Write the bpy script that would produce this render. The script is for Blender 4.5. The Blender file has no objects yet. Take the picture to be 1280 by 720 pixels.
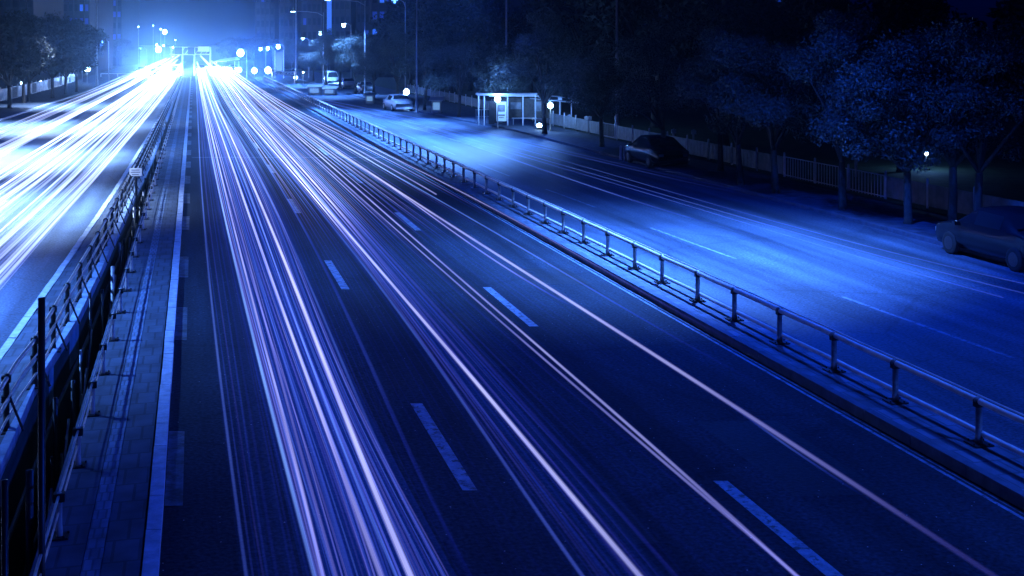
import bpy, math, random
import numpy as np
random.seed(7); np.random.seed(7)
R = math.radians
scene = bpy.context.scene
C = scene.collection

# ------------------------------------------------------------------ camera
H = 6.0; F = 1500.0; VX = 242.0; HY = 55.0; SL = (VX - 640) / F     # road runs along (SL, 1)
cam = bpy.data.cameras.new('camera'); cam_o = bpy.data.objects.new('camera', cam); C.objects.link(cam_o)
cam.sensor_width = 36; cam.lens = F / 1280 * 36; cam.shift_y = -(360 - HY) / 1280
cam.clip_start = 0.1; cam.clip_end = 9000
cam_o.location = (0, 0, H); cam_o.rotation_euler = (R(90), 0, 0)
scene.camera = cam_o

# ------------------------------------------------------------------ world, moon, exposure
world = bpy.data.worlds.new('World'); scene.world = world; world.use_nodes = True
nt = world.node_tree; nt.nodes.clear()
sky = nt.nodes.new('ShaderNodeTexSky'); sky.sky_type = 'NISHITA'; sky.sun_disc = False
sky.sun_elevation = R(12); sky.sun_rotation = R(200); sky.air_density = 1.5; sky.ozone_density = 4
tint = nt.nodes.new('ShaderNodeMix'); tint.data_type = 'RGBA'; tint.blend_type = 'MULTIPLY'
tint.inputs[0].default_value = 1.0; tint.inputs[7].default_value = (0.0, 0.035, 1.0, 1)
bg = nt.nodes.new('ShaderNodeBackground'); bg.inputs[1].default_value = 0.012
wo = nt.nodes.new('ShaderNodeOutputWorld')
nt.links.new(sky.outputs[0], tint.inputs[6]); nt.links.new(tint.outputs[2], bg.inputs[0]); nt.links.new(bg.outputs[0], wo.inputs[0])
moon = bpy.data.lights.new('moon', 'SUN'); moon.energy = 0.02; moon.angle = R(0.5); moon.color = (0.1, 0.3, 1)
moon_o = bpy.data.objects.new('moon', moon); C.objects.link(moon_o); moon_o.rotation_euler = (R(60), 0, R(-160)); moon_o.location = (0, 0, 90)
scene.view_settings.view_transform = 'Standard'; scene.view_settings.look = 'None'
scene.view_settings.exposure = -0.15; scene.view_settings.gamma = 1
scene.cycles.use_denoising = True
scene.cycles.max_bounces = 5; scene.cycles.diffuse_bounces = 2; scene.cycles.glossy_bounces = 2
scene.cycles.transmission_bounces = 3; scene.cycles.transparent_max_bounces = 96; scene.cycles.volume_bounces = 0
scene.cycles.sample_clamp_indirect = 3.0; scene.cycles.sample_clamp_direct = 0
PALE = (0.13, 0.35, 1.0); DEEP = (0.0, 0.06, 1.0); MID = (0.02, 0.15, 1.0); HEADC = (.2, .43, 1.0); LEFTC = (.5, .68, 1.0)

# ------------------------------------------------------------------ helpers
class MB:
    def __init__(s): s.v = []; s.f = []; s.mi = []; s.m = 0
    def quad(s, a, b, c, d): n = len(s.v); s.v += [a, b, c, d]; s.f.append((n, n+1, n+2, n+3)); s.mi.append(s.m)
    def tri(s, a, b, c): n = len(s.v); s.v += [a, b, c]; s.f.append((n, n+1, n+2)); s.mi.append(s.m)
    def hexa(s, p):   # 8 corners: bottom ring 0-3, top ring 4-7
        n = len(s.v); s.v += [tuple(q) for q in p]
        for q in ((3,2,1,0),(4,5,6,7),(0,1,5,4),(1,2,6,5),(2,3,7,6),(3,0,4,7)):
            s.f.append(tuple(n+i for i in q)); s.mi.append(s.m)
    def box(s, c, size, rz=0.0):
        cx, cy, cz = c; hx, hy, hz = size[0]/2, size[1]/2, size[2]/2; ca, sa = math.cos(rz), math.sin(rz)
        P = []
        for z in (-hz, hz):
            for x, y in ((-hx,-hy),(hx,-hy),(hx,hy),(-hx,hy)):
                P.append((cx + x*ca - y*sa, cy + x*sa + y*ca, cz + z))
        s.hexa(P)
    def tube(s, pts, rad, n=6, cap=True):
        pts = [np.array(p, float) for p in pts]; k = len(pts); base = len(s.v)
        for i, p in enumerate(pts):
            t = pts[min(i+1, k-1)] - pts[max(i-1, 0)]; t = t / (np.linalg.norm(t) + 1e-9)
            up = np.array((0, 0, 1.0)) if abs(t[2]) < 0.9 else np.array((1.0, 0, 0))
            a = np.cross(t, up); a /= np.linalg.norm(a); b = np.cross(t, a)
            r = rad[i] if hasattr(rad, '__len__') else rad
            for j in range(n):
                th = 2*math.pi*j/n; q = p + r*(math.cos(th)*a + math.sin(th)*b); s.v.append(tuple(q))
        for i in range(k-1):
            for j in range(n):
                s.f.append((base+i*n+j, base+i*n+(j+1) % n, base+(i+1)*n+(j+1) % n, base+(i+1)*n+j)); s.mi.append(s.m)
        if cap:
            s.f.append(tuple(base+j for j in range(n))[::-1]); s.mi.append(s.m)
            s.f.append(tuple(base+(k-1)*n+j for j in range(n))); s.mi.append(s.m)
    def lathe(s, c, prof, n=12, cap=True):   # prof: (r, z)
        base = len(s.v)
        for r, z in prof:
            for j in range(n):
                th = 2*math.pi*j/n; s.v.append((c[0]+r*math.cos(th), c[1]+r*math.sin(th), c[2]+z))
        for i in range(len(prof)-1):
            for j in range(n):
                s.f.append((base+i*n+j, base+i*n+(j+1) % n, base+(i+1)*n+(j+1) % n, base+(i+1)*n+j)); s.mi.append(s.m)
        if cap:
            s.f.append(tuple(base+j for j in range(n))[::-1]); s.mi.append(s.m)
            s.f.append(tuple(base+(len(prof)-1)*n+j for j in range(n))); s.mi.append(s.m)
    def build(s, name, mat, parent=None, smooth=False):
        me = bpy.data.meshes.new(name); me.from_pydata(s.v, [], s.f); me.update()
        for m in (mat if isinstance(mat, (list, tuple)) else [mat]): me.materials.append(m)
        if s.m: me.polygons.foreach_set('material_index', s.mi)
        if smooth: me.polygons.foreach_set('use_smooth', [True]*len(s.f))
        o = bpy.data.objects.new(name, me); C.objects.link(o)
        if parent: o.parent = parent
        return o

def tag(o, label=None, cat=None, group=None, kind=None):
    if label: o['label'] = label
    if cat: o['category'] = cat
    if group: o['group'] = group
    if kind: o['kind'] = kind
    return o
def thing(name, loc, label, cat, group=None, rz=0):
    o = bpy.data.objects.new(name, None); C.objects.link(o); o.location = loc; o.rotation_euler = (0, 0, rz)
    o.empty_display_size = 0.3
    return tag(o, label, cat, group)
def dup(root, loc, rz, label, scale=1.0):
    r = root.copy(); C.objects.link(r); r.location = loc; r.rotation_euler = (0, 0, rz); r.scale = (scale,)*3
    if label: r['label'] = label
    for ch in list(root.children):
        c = ch.copy(); C.objects.link(c); c.parent = r
        for g in list(ch.children):
            d = g.copy(); C.objects.link(d); d.parent = c
    return r

def W(u, Y, z=0.0): return (SL*Y + u, Y, z)            # road frame -> world
def px(x, y, z=0.0):                                    # photo pixel on the level z -> world
    Y = F*(H-z)/(y-HY); return ((x-640)/F*Y, Y, z)
def pu(x, y, z=0.0):
    Y = F*(H-z)/(y-HY); return ((x-VX)/F*Y, Y)
RZ = math.atan(-SL)                                     # heading of the road

# ------------------------------------------------------------------ materials
def mat(name, col, rough=0.7, metal=0.0, noise=None, bump=None, spec=0.5, emit=None, estr=0, cast=(1, 1, 1)):
    m = bpy.data.materials.new(name); m.use_nodes = True; n = m.node_tree; b = n.nodes['Principled BSDF']
    col = tuple(a*b_ for a, b_ in zip(col, cast)) ; b.inputs['Roughness'].default_value = rough; b.inputs['Metallic'].default_value = metal
    b.inputs['Specular IOR Level'].default_value = spec
    b.inputs['Base Color'].default_value = (*col, 1)
    tc = n.nodes.new('ShaderNodeTexCoord')
    if noise:
        sc, amt = noise
        t = n.nodes.new('ShaderNodeTexNoise'); t.inputs['Scale'].default_value = sc; t.inputs['Detail'].default_value = 6
        t.inputs['Roughness'].default_value = 0.65
        n.links.new(tc.outputs['Object'], t.inputs['Vector'])
        r = n.nodes.new('ShaderNodeValToRGB'); r.color_ramp.elements[0].position = 0.3; r.color_ramp.elements[1].position = 0.72
        r.color_ramp.elements[0].color = (*[c*(1-amt) for c in col], 1); r.color_ramp.elements[1].color = (*[min(1, c*(1+amt)) for c in col], 1)
        n.links.new(t.outputs['Fac'], r.inputs[0]); n.links.new(r.outputs[0], b.inputs['Base Color'])
    if bump:
        sc, st = bump
        t = n.nodes.new('ShaderNodeTexNoise'); t.inputs['Scale'].default_value = sc; t.inputs['Detail'].default_value = 3
        n.links.new(tc.outputs['Object'], t.inputs['Vector'])
        q = n.nodes.new('ShaderNodeBump'); q.inputs['Strength'].default_value = st; q.inputs['Distance'].default_value = 0.02
        n.links.new(t.outputs['Fac'], q.inputs['Height']); n.links.new(q.outputs[0], b.inputs['Normal'])
    if emit:
        b.inputs['Emission Color'].default_value = (*emit, 1); b.inputs['Emission Strength'].default_value = estr
    return m

def asphalt_mat(name, base, rough, specks=0.02, spec=.25):
    m = bpy.data.materials.new(name); m.use_nodes = True; n = m.node_tree; L = n.links; b = n.nodes['Principled BSDF']
    tc = n.nodes.new('ShaderNodeTexCoord')
    mp = n.nodes.new('ShaderNodeMapping'); mp.inputs['Rotation'].default_value = (0, 0, -RZ)
    L.new(tc.outputs['Object'], mp.inputs['Vector'])
    # long worn wheel tracks along the road, stretched noise
    ms = n.nodes.new('ShaderNodeMapping'); ms.inputs['Scale'].default_value = (1.1, 0.05, 1); L.new(mp.outputs[0], ms.inputs['Vector'])
    t1 = n.nodes.new('ShaderNodeTexNoise'); t1.inputs['Scale'].default_value = 1.0; t1.inputs['Detail'].default_value = 5; L.new(ms.outputs[0], t1.inputs['Vector'])
    t2 = n.nodes.new('ShaderNodeTexNoise'); t2.inputs['Scale'].default_value = 0.35; t2.inputs['Detail'].default_value = 6; L.new(mp.outputs[0], t2.inputs['Vector'])
    t3 = n.nodes.new('ShaderNodeTexNoise'); t3.inputs['Scale'].default_value = 16; t3.inputs['Detail'].default_value = 6; L.new(mp.outputs[0], t3.inputs['Vector'])
    r1 = n.nodes.new('ShaderNodeMapRange'); r1.inputs[1].default_value = 0.35; r1.inputs[2].default_value = 0.65; r1.inputs[3].default_value = 0.6; r1.inputs[4].default_value = 1.4; L.new(t1.outputs[0], r1.inputs[0])
    r2 = n.nodes.new('ShaderNodeMapRange'); r2.inputs[1].default_value = 0.3; r2.inputs[2].default_value = 0.7; r2.inputs[3].default_value = 0.8; r2.inputs[4].default_value = 1.2; L.new(t2.outputs[0], r2.inputs[0])
    r3 = n.nodes.new('ShaderNodeMapRange'); r3.inputs[1].default_value = 0.3; r3.inputs[2].default_value = 0.7; r3.inputs[3].default_value = 0.4; r3.inputs[4].default_value = 1.6; L.new(t3.outputs[0], r3.inputs[0])
    m1 = n.nodes.new('ShaderNodeMath'); m1.operation = 'MULTIPLY'; L.new(r1.outputs[0], m1.inputs[0]); L.new(r2.outputs[0], m1.inputs[1])
    m2 = n.nodes.new('ShaderNodeMath'); m2.operation = 'MULTIPLY'; L.new(m1.outputs[0], m2.inputs[0]); L.new(r3.outputs[0], m2.inputs[1])
    # bright stone chips
    vo = n.nodes.new('ShaderNodeTexVoronoi'); vo.inputs['Scale'].default_value = 9; L.new(mp.outputs[0], vo.inputs['Vector'])
    lt = n.nodes.new('ShaderNodeMath'); lt.operation = 'LESS_THAN'; lt.inputs[1].default_value = 0.085; L.new(vo.outputs['Distance'], lt.inputs[0])
    wn = n.nodes.new('ShaderNodeSeparateColor'); L.new(vo.outputs['Color'], wn.inputs[0])
    gt = n.nodes.new('ShaderNodeMath'); gt.operation = 'GREATER_THAN'; gt.inputs[1].default_value = 0.86; L.new(wn.outputs[0], gt.inputs[0])
    ch = n.nodes.new('ShaderNodeMath'); ch.operation = 'MULTIPLY'; L.new(lt.outputs[0], ch.inputs[0]); L.new(gt.outputs[0], ch.inputs[1])
    mx = n.nodes.new('ShaderNodeMix'); mx.data_type = 'RGBA'; mx.inputs[7].default_value = (0.4, 0.4, 0.4, 1)
    cm = n.nodes.new('ShaderNodeMix'); cm.data_type = 'RGBA'; cm.blend_type = 'MULTIPLY'; cm.inputs[0].default_value = 1
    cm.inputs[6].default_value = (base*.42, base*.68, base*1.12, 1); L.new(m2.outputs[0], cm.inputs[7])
    L.new(ch.outputs[0], mx.inputs[0]); L.new(cm.outputs[2], mx.inputs[6]); L.new(mx.outputs[2], b.inputs['Base Color'])
    vc = n.nodes.new('ShaderNodeTexVoronoi'); vc.feature = 'DISTANCE_TO_EDGE'; vc.inputs['Scale'].default_value = .17
    wp = n.nodes.new('ShaderNodeMix'); wp.data_type = 'VECTOR'; wp.inputs[0].default_value = .5; wp.inputs['Factor'].default_value = .06
    L.new(mp.outputs[0], wp.inputs[4]); L.new(t3.outputs['Color'], wp.inputs[5]); L.new(wp.outputs[1], vc.inputs['Vector'])
    cr = n.nodes.new('ShaderNodeMapRange'); cr.inputs[1].default_value = .0; cr.inputs[2].default_value = .012; cr.inputs[3].default_value = .72; cr.inputs[4].default_value = 1; L.new(vc.outputs['Distance'], cr.inputs[0])
    sp = n.nodes.new('ShaderNodeTexNoise'); sp.inputs['Scale'].default_value = .9; sp.inputs['Detail'].default_value = 4; L.new(ms.outputs[0], sp.inputs['Vector'])
    sr = n.nodes.new('ShaderNodeMapRange'); sr.inputs[1].default_value = .58; sr.inputs[2].default_value = .68; sr.inputs[3].default_value = 1; sr.inputs[4].default_value = .55; L.new(sp.outputs[0], sr.inputs[0])
    c1 = n.nodes.new('ShaderNodeMath'); c1.operation = 'MULTIPLY'; L.new(cr.outputs[0], c1.inputs[0]); L.new(sr.outputs[0], c1.inputs[1])
    c2 = n.nodes.new('ShaderNodeMath'); c2.operation = 'MULTIPLY'; L.new(c1.outputs[0], c2.inputs[0]); L.new(m2.outputs[0], c2.inputs[1]); L.new(c2.outputs[0], cm.inputs[7])
    b.inputs['Roughness'].default_value = rough; b.inputs['Specular IOR Level'].default_value = spec
    bp = n.nodes.new('ShaderNodeBump'); bp.inputs['Strength'].default_value = 0.9; bp.inputs['Distance'].default_value = 0.012
    L.new(t3.outputs[0], bp.inputs['Height']); L.new(bp.outputs[0], b.inputs['Normal'])
    return m

def paving_mat(name, base, bw, bh, mortar=0.02):
    m = bpy.data.materials.new(name); m.use_nodes = True; n = m.node_tree; L = n.links; b = n.nodes['Principled BSDF']
    tc = n.nodes.new('ShaderNodeTexCoord'); mp = n.nodes.new('ShaderNodeMapping'); mp.inputs['Rotation'].default_value = (0, 0, -RZ)
    L.new(tc.outputs['Object'], mp.inputs['Vector'])
    br = n.nodes.new('ShaderNodeTexBrick'); br.inputs['Scale'].default_value = 1; br.inputs['Brick Width'].default_value = bw; br.inputs['Row Height'].default_value = bh
    br.inputs['Mortar Size'].default_value = mortar; br.inputs['Color1'].default_value = (base*.5, base*.75, base*1.2, 1); br.inputs['Color2'].default_value = (base*.36, base*.55, base*.9, 1)
    br.inputs['Mortar'].default_value = (base*.22, base*.34, base*.55, 1); L.new(mp.outputs[0], br.inputs['Vector'])
    t = n.nodes.new('ShaderNodeTexNoise'); t.inputs['Scale'].default_value = 2.2; t.inputs['Detail'].default_value = 8; L.new(mp.outputs[0], t.inputs['Vector'])
    r = n.nodes.new('ShaderNodeMapRange'); r.inputs[1].default_value = .3; r.inputs[2].default_value = .7; r.inputs[3].default_value = .5; r.inputs[4].default_value = 1.25; L.new(t.outputs[0], r.inputs[0])
    cm = n.nodes.new('ShaderNodeMix'); cm.data_type = 'RGBA'; cm.blend_type = 'MULTIPLY'; cm.inputs[0].default_value = 1
    L.new(br.outputs[0], cm.inputs[6]); L.new(r.outputs[0], cm.inputs[7]); L.new(cm.outputs[2], b.inputs['Base Color'])
    b.inputs['Roughness'].default_value = .75
    bp = n.nodes.new('ShaderNodeBump'); bp.inputs['Strength'].default_value = .5; bp.inputs['Distance'].default_value = .01; bp.invert = True
    L.new(br.outputs['Fac'], bp.inputs['Height']); L.new(bp.outputs[0], b.inputs['Normal'])
    return m

M = dict(
    tar=asphalt_mat('tar_patch', .024, .7, spec=.2), cast_iron=mat('cast_iron', (.05, .05, .055), .45, .6, noise=(20, .6), bump=(25, .8)),
    ground=mat('soil', (.05, .05, .045), .95, noise=(.4, .4), bump=(3, .4)),
    void=mat('dark_concrete', (.06, .06, .06), .9, noise=(.8, .4)),
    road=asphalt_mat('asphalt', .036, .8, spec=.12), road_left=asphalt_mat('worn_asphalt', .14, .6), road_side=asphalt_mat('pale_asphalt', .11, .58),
    paint=mat('road_paint', (.24, .26, .28), .6, cast=(.55, .8, 1.15), noise=(5, .6), bump=(30, .3)),
    paint_worn=mat('worn_paint', (.13, .13, .14), .65, cast=(.55, .8, 1.15), noise=(5, .6)),
    kerb=mat('granite_kerb', (.6, .6, .6), .7, cast=(.6, .75, 1.0), noise=(5, .35), bump=(12, .4)),
    kerb_dark=mat('concrete_kerb', (.14, .12, .12), .85, cast=(.4, .75, 1.25), noise=(4, .35), bump=(10, .4)),
    paving=paving_mat('paving', .13, .3, .62), paving_pale=paving_mat('pale_paving', .22, .25, .5), footway=paving_mat('footway', .12, .5, .5),
    cobble=paving_mat('cobble_band', .3, .1, .3, .012),
    beam=mat('concrete_beam', (.38, .38, .38), .75, cast=(.55, .8, 1.15), noise=(3, .45), bump=(8, .5)),
    steel=mat('galvanised_steel', (.55, .56, .58), .32, .85, noise=(6, .25)),
    rail=mat('painted_rail', (.62, .64, .66), .4, .0, noise=(4, .2)),
    dark_steel=mat('dark_steel', (.035, .036, .04), .4, .7, noise=(5, .4)),
    post=mat('post_paint', (.22, .23, .25), .45, .4, noise=(8, .5)),
    white=mat('white_paint', (.4, .41, .43), .4, noise=(5, .2)),
    pole=mat('pole_steel', (.35, .36, .38), .4, .5, noise=(3, .2)),
    bark=mat('bark', (.07, .06, .05), .9, noise=(6, .4), bump=(14, .8)),
    leaf=mat('leaf', (.045, .06, .05), .6, noise=(.9, .35)),
    leaf_dark=mat('dark_leaf', (.022, .03, .025), .7, noise=(.9, .35)),
    grass=mat('grass', (.05, .075, .035), .9, noise=(1.3, .5), bump=(14, .9)),
    tower=mat('tower_wall', (.03, .03, .04), .8, noise=(.15, .3)),
    tower_pale=mat('pale_wall', (.4, .4, .42), .8, noise=(.2, .3)),
    frame=mat('window_frame', (.1, .1, .1), .5),
    glass=mat('dark_glass', (.02, .025, .03), .08),
    car_dark=mat('dark_car_paint', (.02, .022, .03), .18, .3), car_white=mat('white_car_paint', (.4, .41, .42), .22),
    rubber=mat('rubber', (.02, .02, .02), .8), rim=mat('alloy', (.5, .5, .52), .3, .9), rim_dark=mat('dark_alloy', (.12, .12, .13), .35, .8),
    mesh_panel=mat('fence_panel', (.2, .21, .22), .5, .2, noise=(2, .4)),
    sign=mat('sign_board', (.7, .71, .72), .45, noise=(4, .15)),
    head=mat('headlight', (.8, .8, .8), .2, emit=(.8, .9, 1), estr=60),
    lampglow=mat('lamp_glass', (.8, .8, .8), .3, emit=(.45, .75, 1), estr=22),
    lampfaint=mat('faint_lamp', (.8, .8, .8), .3, emit=(.15, .42, 1), estr=3),
    win=mat('lit_window', (.1, .1, .1), .4, emit=(.03, .18, 1), estr=.9),
    win_bright=mat('bright_window', (.1, .1, .1), .4, emit=(.15, .4, 1), estr=1.1),
    win_dim=mat('dim_window', (.05, .05, .06), .4, emit=(.015, .1, 1), estr=.35),
    lightbox=mat('lightbox', (.5, .5, .5), .4, emit=(.25, .55, 1), estr=.55),
)

def wear(m, lo=.40, hi=.47, scale=7.0, under=(.02, .026, .034)):
    n = m.node_tree; L = n.links; b = n.nodes['Principled BSDF']; old = b.inputs['Base Color'].links[0].from_socket
    tc = n.nodes.new('ShaderNodeTexCoord'); t = n.nodes.new('ShaderNodeTexNoise'); t.inputs['Scale'].default_value = scale; t.inputs['Detail'].default_value = 8; t.inputs['Roughness'].default_value = .7
    L.new(tc.outputs['Object'], t.inputs['Vector']); r = n.nodes.new('ShaderNodeMapRange'); r.inputs[1].default_value = lo; r.inputs[2].default_value = hi; L.new(t.outputs[0], r.inputs[0])
    mx = n.nodes.new('ShaderNodeMix'); mx.data_type = 'RGBA'; mx.inputs[6].default_value = (*under, 1); L.new(r.outputs[0], mx.inputs[0]); L.new(old, mx.inputs[7]); L.new(mx.outputs[2], b.inputs['Base Color'])
wear(M['paint']); wear(M['paint_worn'], .42, .56, 3.0)
def add_light(name, kind, loc, power, color, parent=None, size=.1, spot=None, blend=1.0, aim=None):
    l = bpy.data.lights.new(name, kind); l.energy = power; l.color = color
    l.shadow_soft_size = size
    if kind == 'SPOT': l.spot_size = spot; l.spot_blend = blend
    o = bpy.data.objects.new(name, l); C.objects.link(o); o.location = loc
    if aim:
        from mathutils import Vector
        o.rotation_euler = (Vector(aim) - Vector(loc)).to_track_quat('-Z', 'Y').to_euler()
    if parent: o.parent = parent
    return o

# ------------------------------------------------------------------ measured lines (road frame)
def interp_px(pts, z):
    a = sorted((pu(x, y, z)[1], pu(x, y, z)[0]) for x, y in pts)
    ys = [p[0] for p in a]; us = [p[1] for p in a]
    return lambda Y: float(np.interp(Y, ys, us))
k_left = interp_px([(-95, 560), (0, 437), (60, 354), (140, 240), (193, 155.5), (219, 111)], .15)      # left kerb, road side
b_l = interp_px([(0, 560), (88, 400), (123, 330), (165.5, 240), (187.5, 200), (222, 110)], .15)           # concrete edge beam
b_r = interp_px([(13, 560), (46, 480), (98, 400), (131, 330), (172, 240), (191, 200), (224, 110)], .15)
rail_left_u = interp_px([(15, 464), (49, 420), (82, 362), (109, 317), (138, 267), (224, 100)], .95)
side_line = lambda Y: float(np.interp(Y, [22, 28, 36, 48, 55, 150, 250], [15.67, 15.4, 15.0, 14.6, 14.3, 12.9, 12.2]))
KR = -.39; SLOT_R = -1.81; EDGE = 10.67; VERGE = 11.95; YEND = 215
SIDE = lambda Y: float(np.interp(Y, [60, 85, 92, 105, 130, 210], [22.2, 22.0, 21.0, 19.8, 18.6, 17.6]))
def off(f, d): return lambda Y: f(Y) + d
YS = sorted(set(list(np.arange(-40, 60, 2.0)) + list(np.arange(60, 220, 5.0)) + [YEND]))

def fn(v): return v if callable(v) else (lambda Y: v)
def strip(name, u0, u1, z, mt, ys=None, kind='structure', zb=None, parent=None):
    u0, u1 = fn(u0), fn(u1); m = MB(); ys = ys or [y for y in YS]
    for a, b in zip(ys[:-1], ys[1:]):
        m.quad(W(u0(a), a, z), W(u1(a), a, z), W(u1(b), b, z), W(u0(b), b, z))
        if zb is not None:
            m.quad(W(u0(a), a, zb), W(u0(a), a, z), W(u0(b), b, z), W(u0(b), b, zb))
            m.quad(W(u1(a), a, z), W(u1(a), a, zb), W(u1(b), b, zb), W(u1(b), b, z))
    if zb is not None:
        for y in (ys[0], ys[-1]): m.quad(W(u0(y), y, zb), W(u1(y), y, zb), W(u1(y), y, z), W(u0(y), y, z))
    o = m.build(name, mt, parent)
    if parent is None: tag(o, kind=kind)
    return o

# ground: one sheet to the horizon, open along the gap between the two bridge decks
g = MB(); FAR = 6000
for a, b in zip(YS[:-1], YS[1:]):
    g.quad((-FAR, a, 0), W(b_r(a), a, 0), W(b_r(b), b, 0), (-FAR, b, 0))
    g.quad(W(SLOT_R, a, 0), (FAR, a, 0), (FAR, b, 0), W(SLOT_R, b, 0))
    g.quad(W(b_r(a), a, 0), W(b_r(a), a, -5), W(b_r(b), b, -5), W(b_r(b), b, 0))
    g.quad(W(SLOT_R, a, -5), W(SLOT_R, a, 0), W(SLOT_R, b, 0), W(SLOT_R, b, -5))
    g.quad(W(b_r(a), a, -5), W(SLOT_R, a, -5), W(SLOT_R, b, -5), W(b_r(b), b, -5))
e = YS[-1]; s0 = YS[0]
g.quad((-FAR, e, 0), (FAR, e, 0), (FAR, FAR, 0), (-FAR, FAR, 0))
g.quad((-FAR, -800, 0), (FAR, -800, 0), (FAR, s0, 0), (-FAR, s0, 0))
g.quad(W(b_r(e), e, -5), W(b_r(e), e, 0), W(SLOT_R, e, 0), W(SLOT_R, e, -5))
g.quad(W(b_r(s0), s0, -5), W(b_r(s0), s0, 0), W(SLOT_R, s0, 0), W(SLOT_R, s0, -5))
tag(g.build('ground', M['ground']), kind='structure')

LYS = [y for y in YS] + [260, 330, 420]
left_edge = lambda Y: k_left(Y) - float(np.interp(Y, [90, 150, 300], [12.3, 10.8, 10.5]))
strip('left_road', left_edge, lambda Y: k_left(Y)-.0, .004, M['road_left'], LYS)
strip('main_road', KR, EDGE, .006, M['road'], LYS)
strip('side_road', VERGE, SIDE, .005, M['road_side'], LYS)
strip('cycle_path', 24.25, 26.2, .008, M['footway'], LYS)
# lane markings
def dashes(name, cu, w, starts, ln, mt, z=.012):
    m = MB(); cu = fn(cu)
    for far in starts:
        n = 3; yy = [far-ln + ln*i/n for i in range(n+1)]
        for a, b in zip(yy[:-1], yy[1:]):
            m.quad(W(cu(a)-w/2, a, z), W(cu(a)+w/2, a, z), W(cu(b)+w/2, b, z), W(cu(b)-w/2, b, z))
    return tag(m.build(name, mt), kind='structure')
dashes('lane_marking', 3.71, .2, [20.0 + 13.2*i for i in range(-1, 18)], 3.9, M['paint'])
dashes('lane_marking', 7.22, .2, [16.45 + 13.1*i for i in range(0, 18)], 4.1, M['paint'])
dashes('edge_marking', -.26, .24, [11.0, 18.56, 27.3, 33.8, 41.7, 48.1] + [54.5 + 6.6*i for i in range(22)], 3.0, M['paint_worn'])
dashes('side_road_marking', side_line, .11, [28.5, 39.1, 49.6, 60, 70.5, 81, 91.5, 102, 112, 123, 134], 5.6, M['paint'])
dashes('left_road_marking', lambda Y: k_left(Y)-3.9, .14, [16 + 10*i for i in range(18)], 4, M['paint'])
dashes('left_road_marking', lambda Y: k_left(Y)-7.5, .14, [16 + 10*i for i in range(18)], 4, M['paint'])
for i, (a, b) in enumerate(((10.44, 10.5), (10.56, 10.62))): strip('edge_line', a, b, .013, M['paint'], LYS[:-3])
strip('crossing_line', -.1, 10.2, .014, M['paint_worn'], [63.2, 63.5])

def patch(name, u, Y, w, l, mt):
    m = MB(); n_ = 14; c = [(u + w/2*math.cos(t)*(1+random.uniform(-.05, .05))*1.2, Y + l/2*math.sin(t)*1.2) for t in np.linspace(0, 2*math.pi, n_, endpoint=False)] if l == w else [(u-w/2, Y-l/2), (u+w/2, Y-l/2+.05), (u+w/2+.03, Y+l/2), (u-w/2, Y+l/2-.06)]
    b = len(m.v); m.v += [W(a, y_, .0095) for a, y_ in c]; m.f.append(tuple(range(len(c)))); m.mi.append(0)
    return tag(m.build(name, mt), kind='structure')
for (u, Y, w, l) in ((8.6, 17.5, 1.3, 3.2), (5.6, 24.5, .9, 4.5), (9.2, 31, 1.5, 2.2), (2.0, 30, 1.0, 3.0), (5.3, 15.2, .6, 1.7)): patch('road_patch', u, Y, w, l, M['tar'])
# kerbs as rows of stones
def kerb(name, u0, u1, zt, ln, mt, y0=6, y1=YEND-2, gap=.018):
    u0, u1 = fn(u0), fn(u1); m = MB(); y = y0
    while y < y1:
        l = ln * (1 + random.uniform(-.12, .12)); b = y + l - gap; z = zt + random.uniform(-.006, .006); j = random.uniform(-.006, .006)
        m.hexa([W(u0(y)+j, y, 0), W(u1(y)+j, y, 0), W(u1(b)+j, b, 0), W(u0(b)+j, b, 0),
                W(u0(y)+j, y, z), W(u1(y)+j, y, z), W(u1(b)+j, b, z), W(u0(b)+j, b, z)])
        y += l
    return tag(m.build(name, mt), kind='structure')
kerb('kerb', -.57, KR, .155, 1.0, M['kerb'])
kerb('kerb', lambda Y: k_left(Y), lambda Y: k_left(Y)+.16, .155, .9, M['kerb'])
kerb('kerb', EDGE, EDGE+.14, .18, 1.2, M['kerb_dark'])
kerb('kerb', VERGE-.14, VERGE, .18, 1.2, M['kerb_dark'])
kerb('kerb', SIDE, off(SIDE, .18), .13, 1.1, M['kerb_dark'], y0=20)
kerb('kerb', lambda Y: left_edge(Y)-.2, left_edge, .13, 1.1, M['kerb'], y0=60)
# median pavements
strip('median_pavement', -1.03, -.6, .142, M['paving'], zb=0)
strip('median_pavement', -1.25, -1.04, .147, M['cobble'], zb=0)
strip('median_pavement', SLOT_R, -1.26, .143, M['paving'], zb=0)
strip('left_pavement', lambda Y: k_left(Y)+.17, lambda Y: b_l(Y)-.004, .14, M['paving'], zb=0)
strip('verge_pavement', EDGE+.145, VERGE-.145, .172, M['paving_pale'], zb=0)
strip('footway', off(SIDE, .19), 24.2, .12, M['footway'], LYS, zb=0)
strip('lawn', 26.3, 60, .03, M['grass'], LYS)
strip('left_footway', lambda Y: left_edge(Y)-6, lambda Y: left_edge(Y)-.21, .12, M['footway'], LYS, zb=0)

# beam: long concrete parapet beam with uneven joints
bm_ = MB(); y = 6.0
while y < YEND-3:
    l = 2.4; b = y + l - .03; dz = random.uniform(-.01, .01)
    bm_.hexa([W(b_l(y), y, -.6), W(b_r(y)-.003, y, -.6), W(b_r(b)-.003, b, -.6), W(b_l(b), b, -.6),
              W(b_l(y), y, .21+dz), W(b_r(y)-.003, y, .2+dz), W(b_r(b)-.003, b, .2+dz), W(b_l(b), b, .21+dz)])
    y += l
tag(bm_.build('concrete_beam', M['beam']), 'long pale concrete edge beam along the left side of the dark gap in the median', 'beam')

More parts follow.
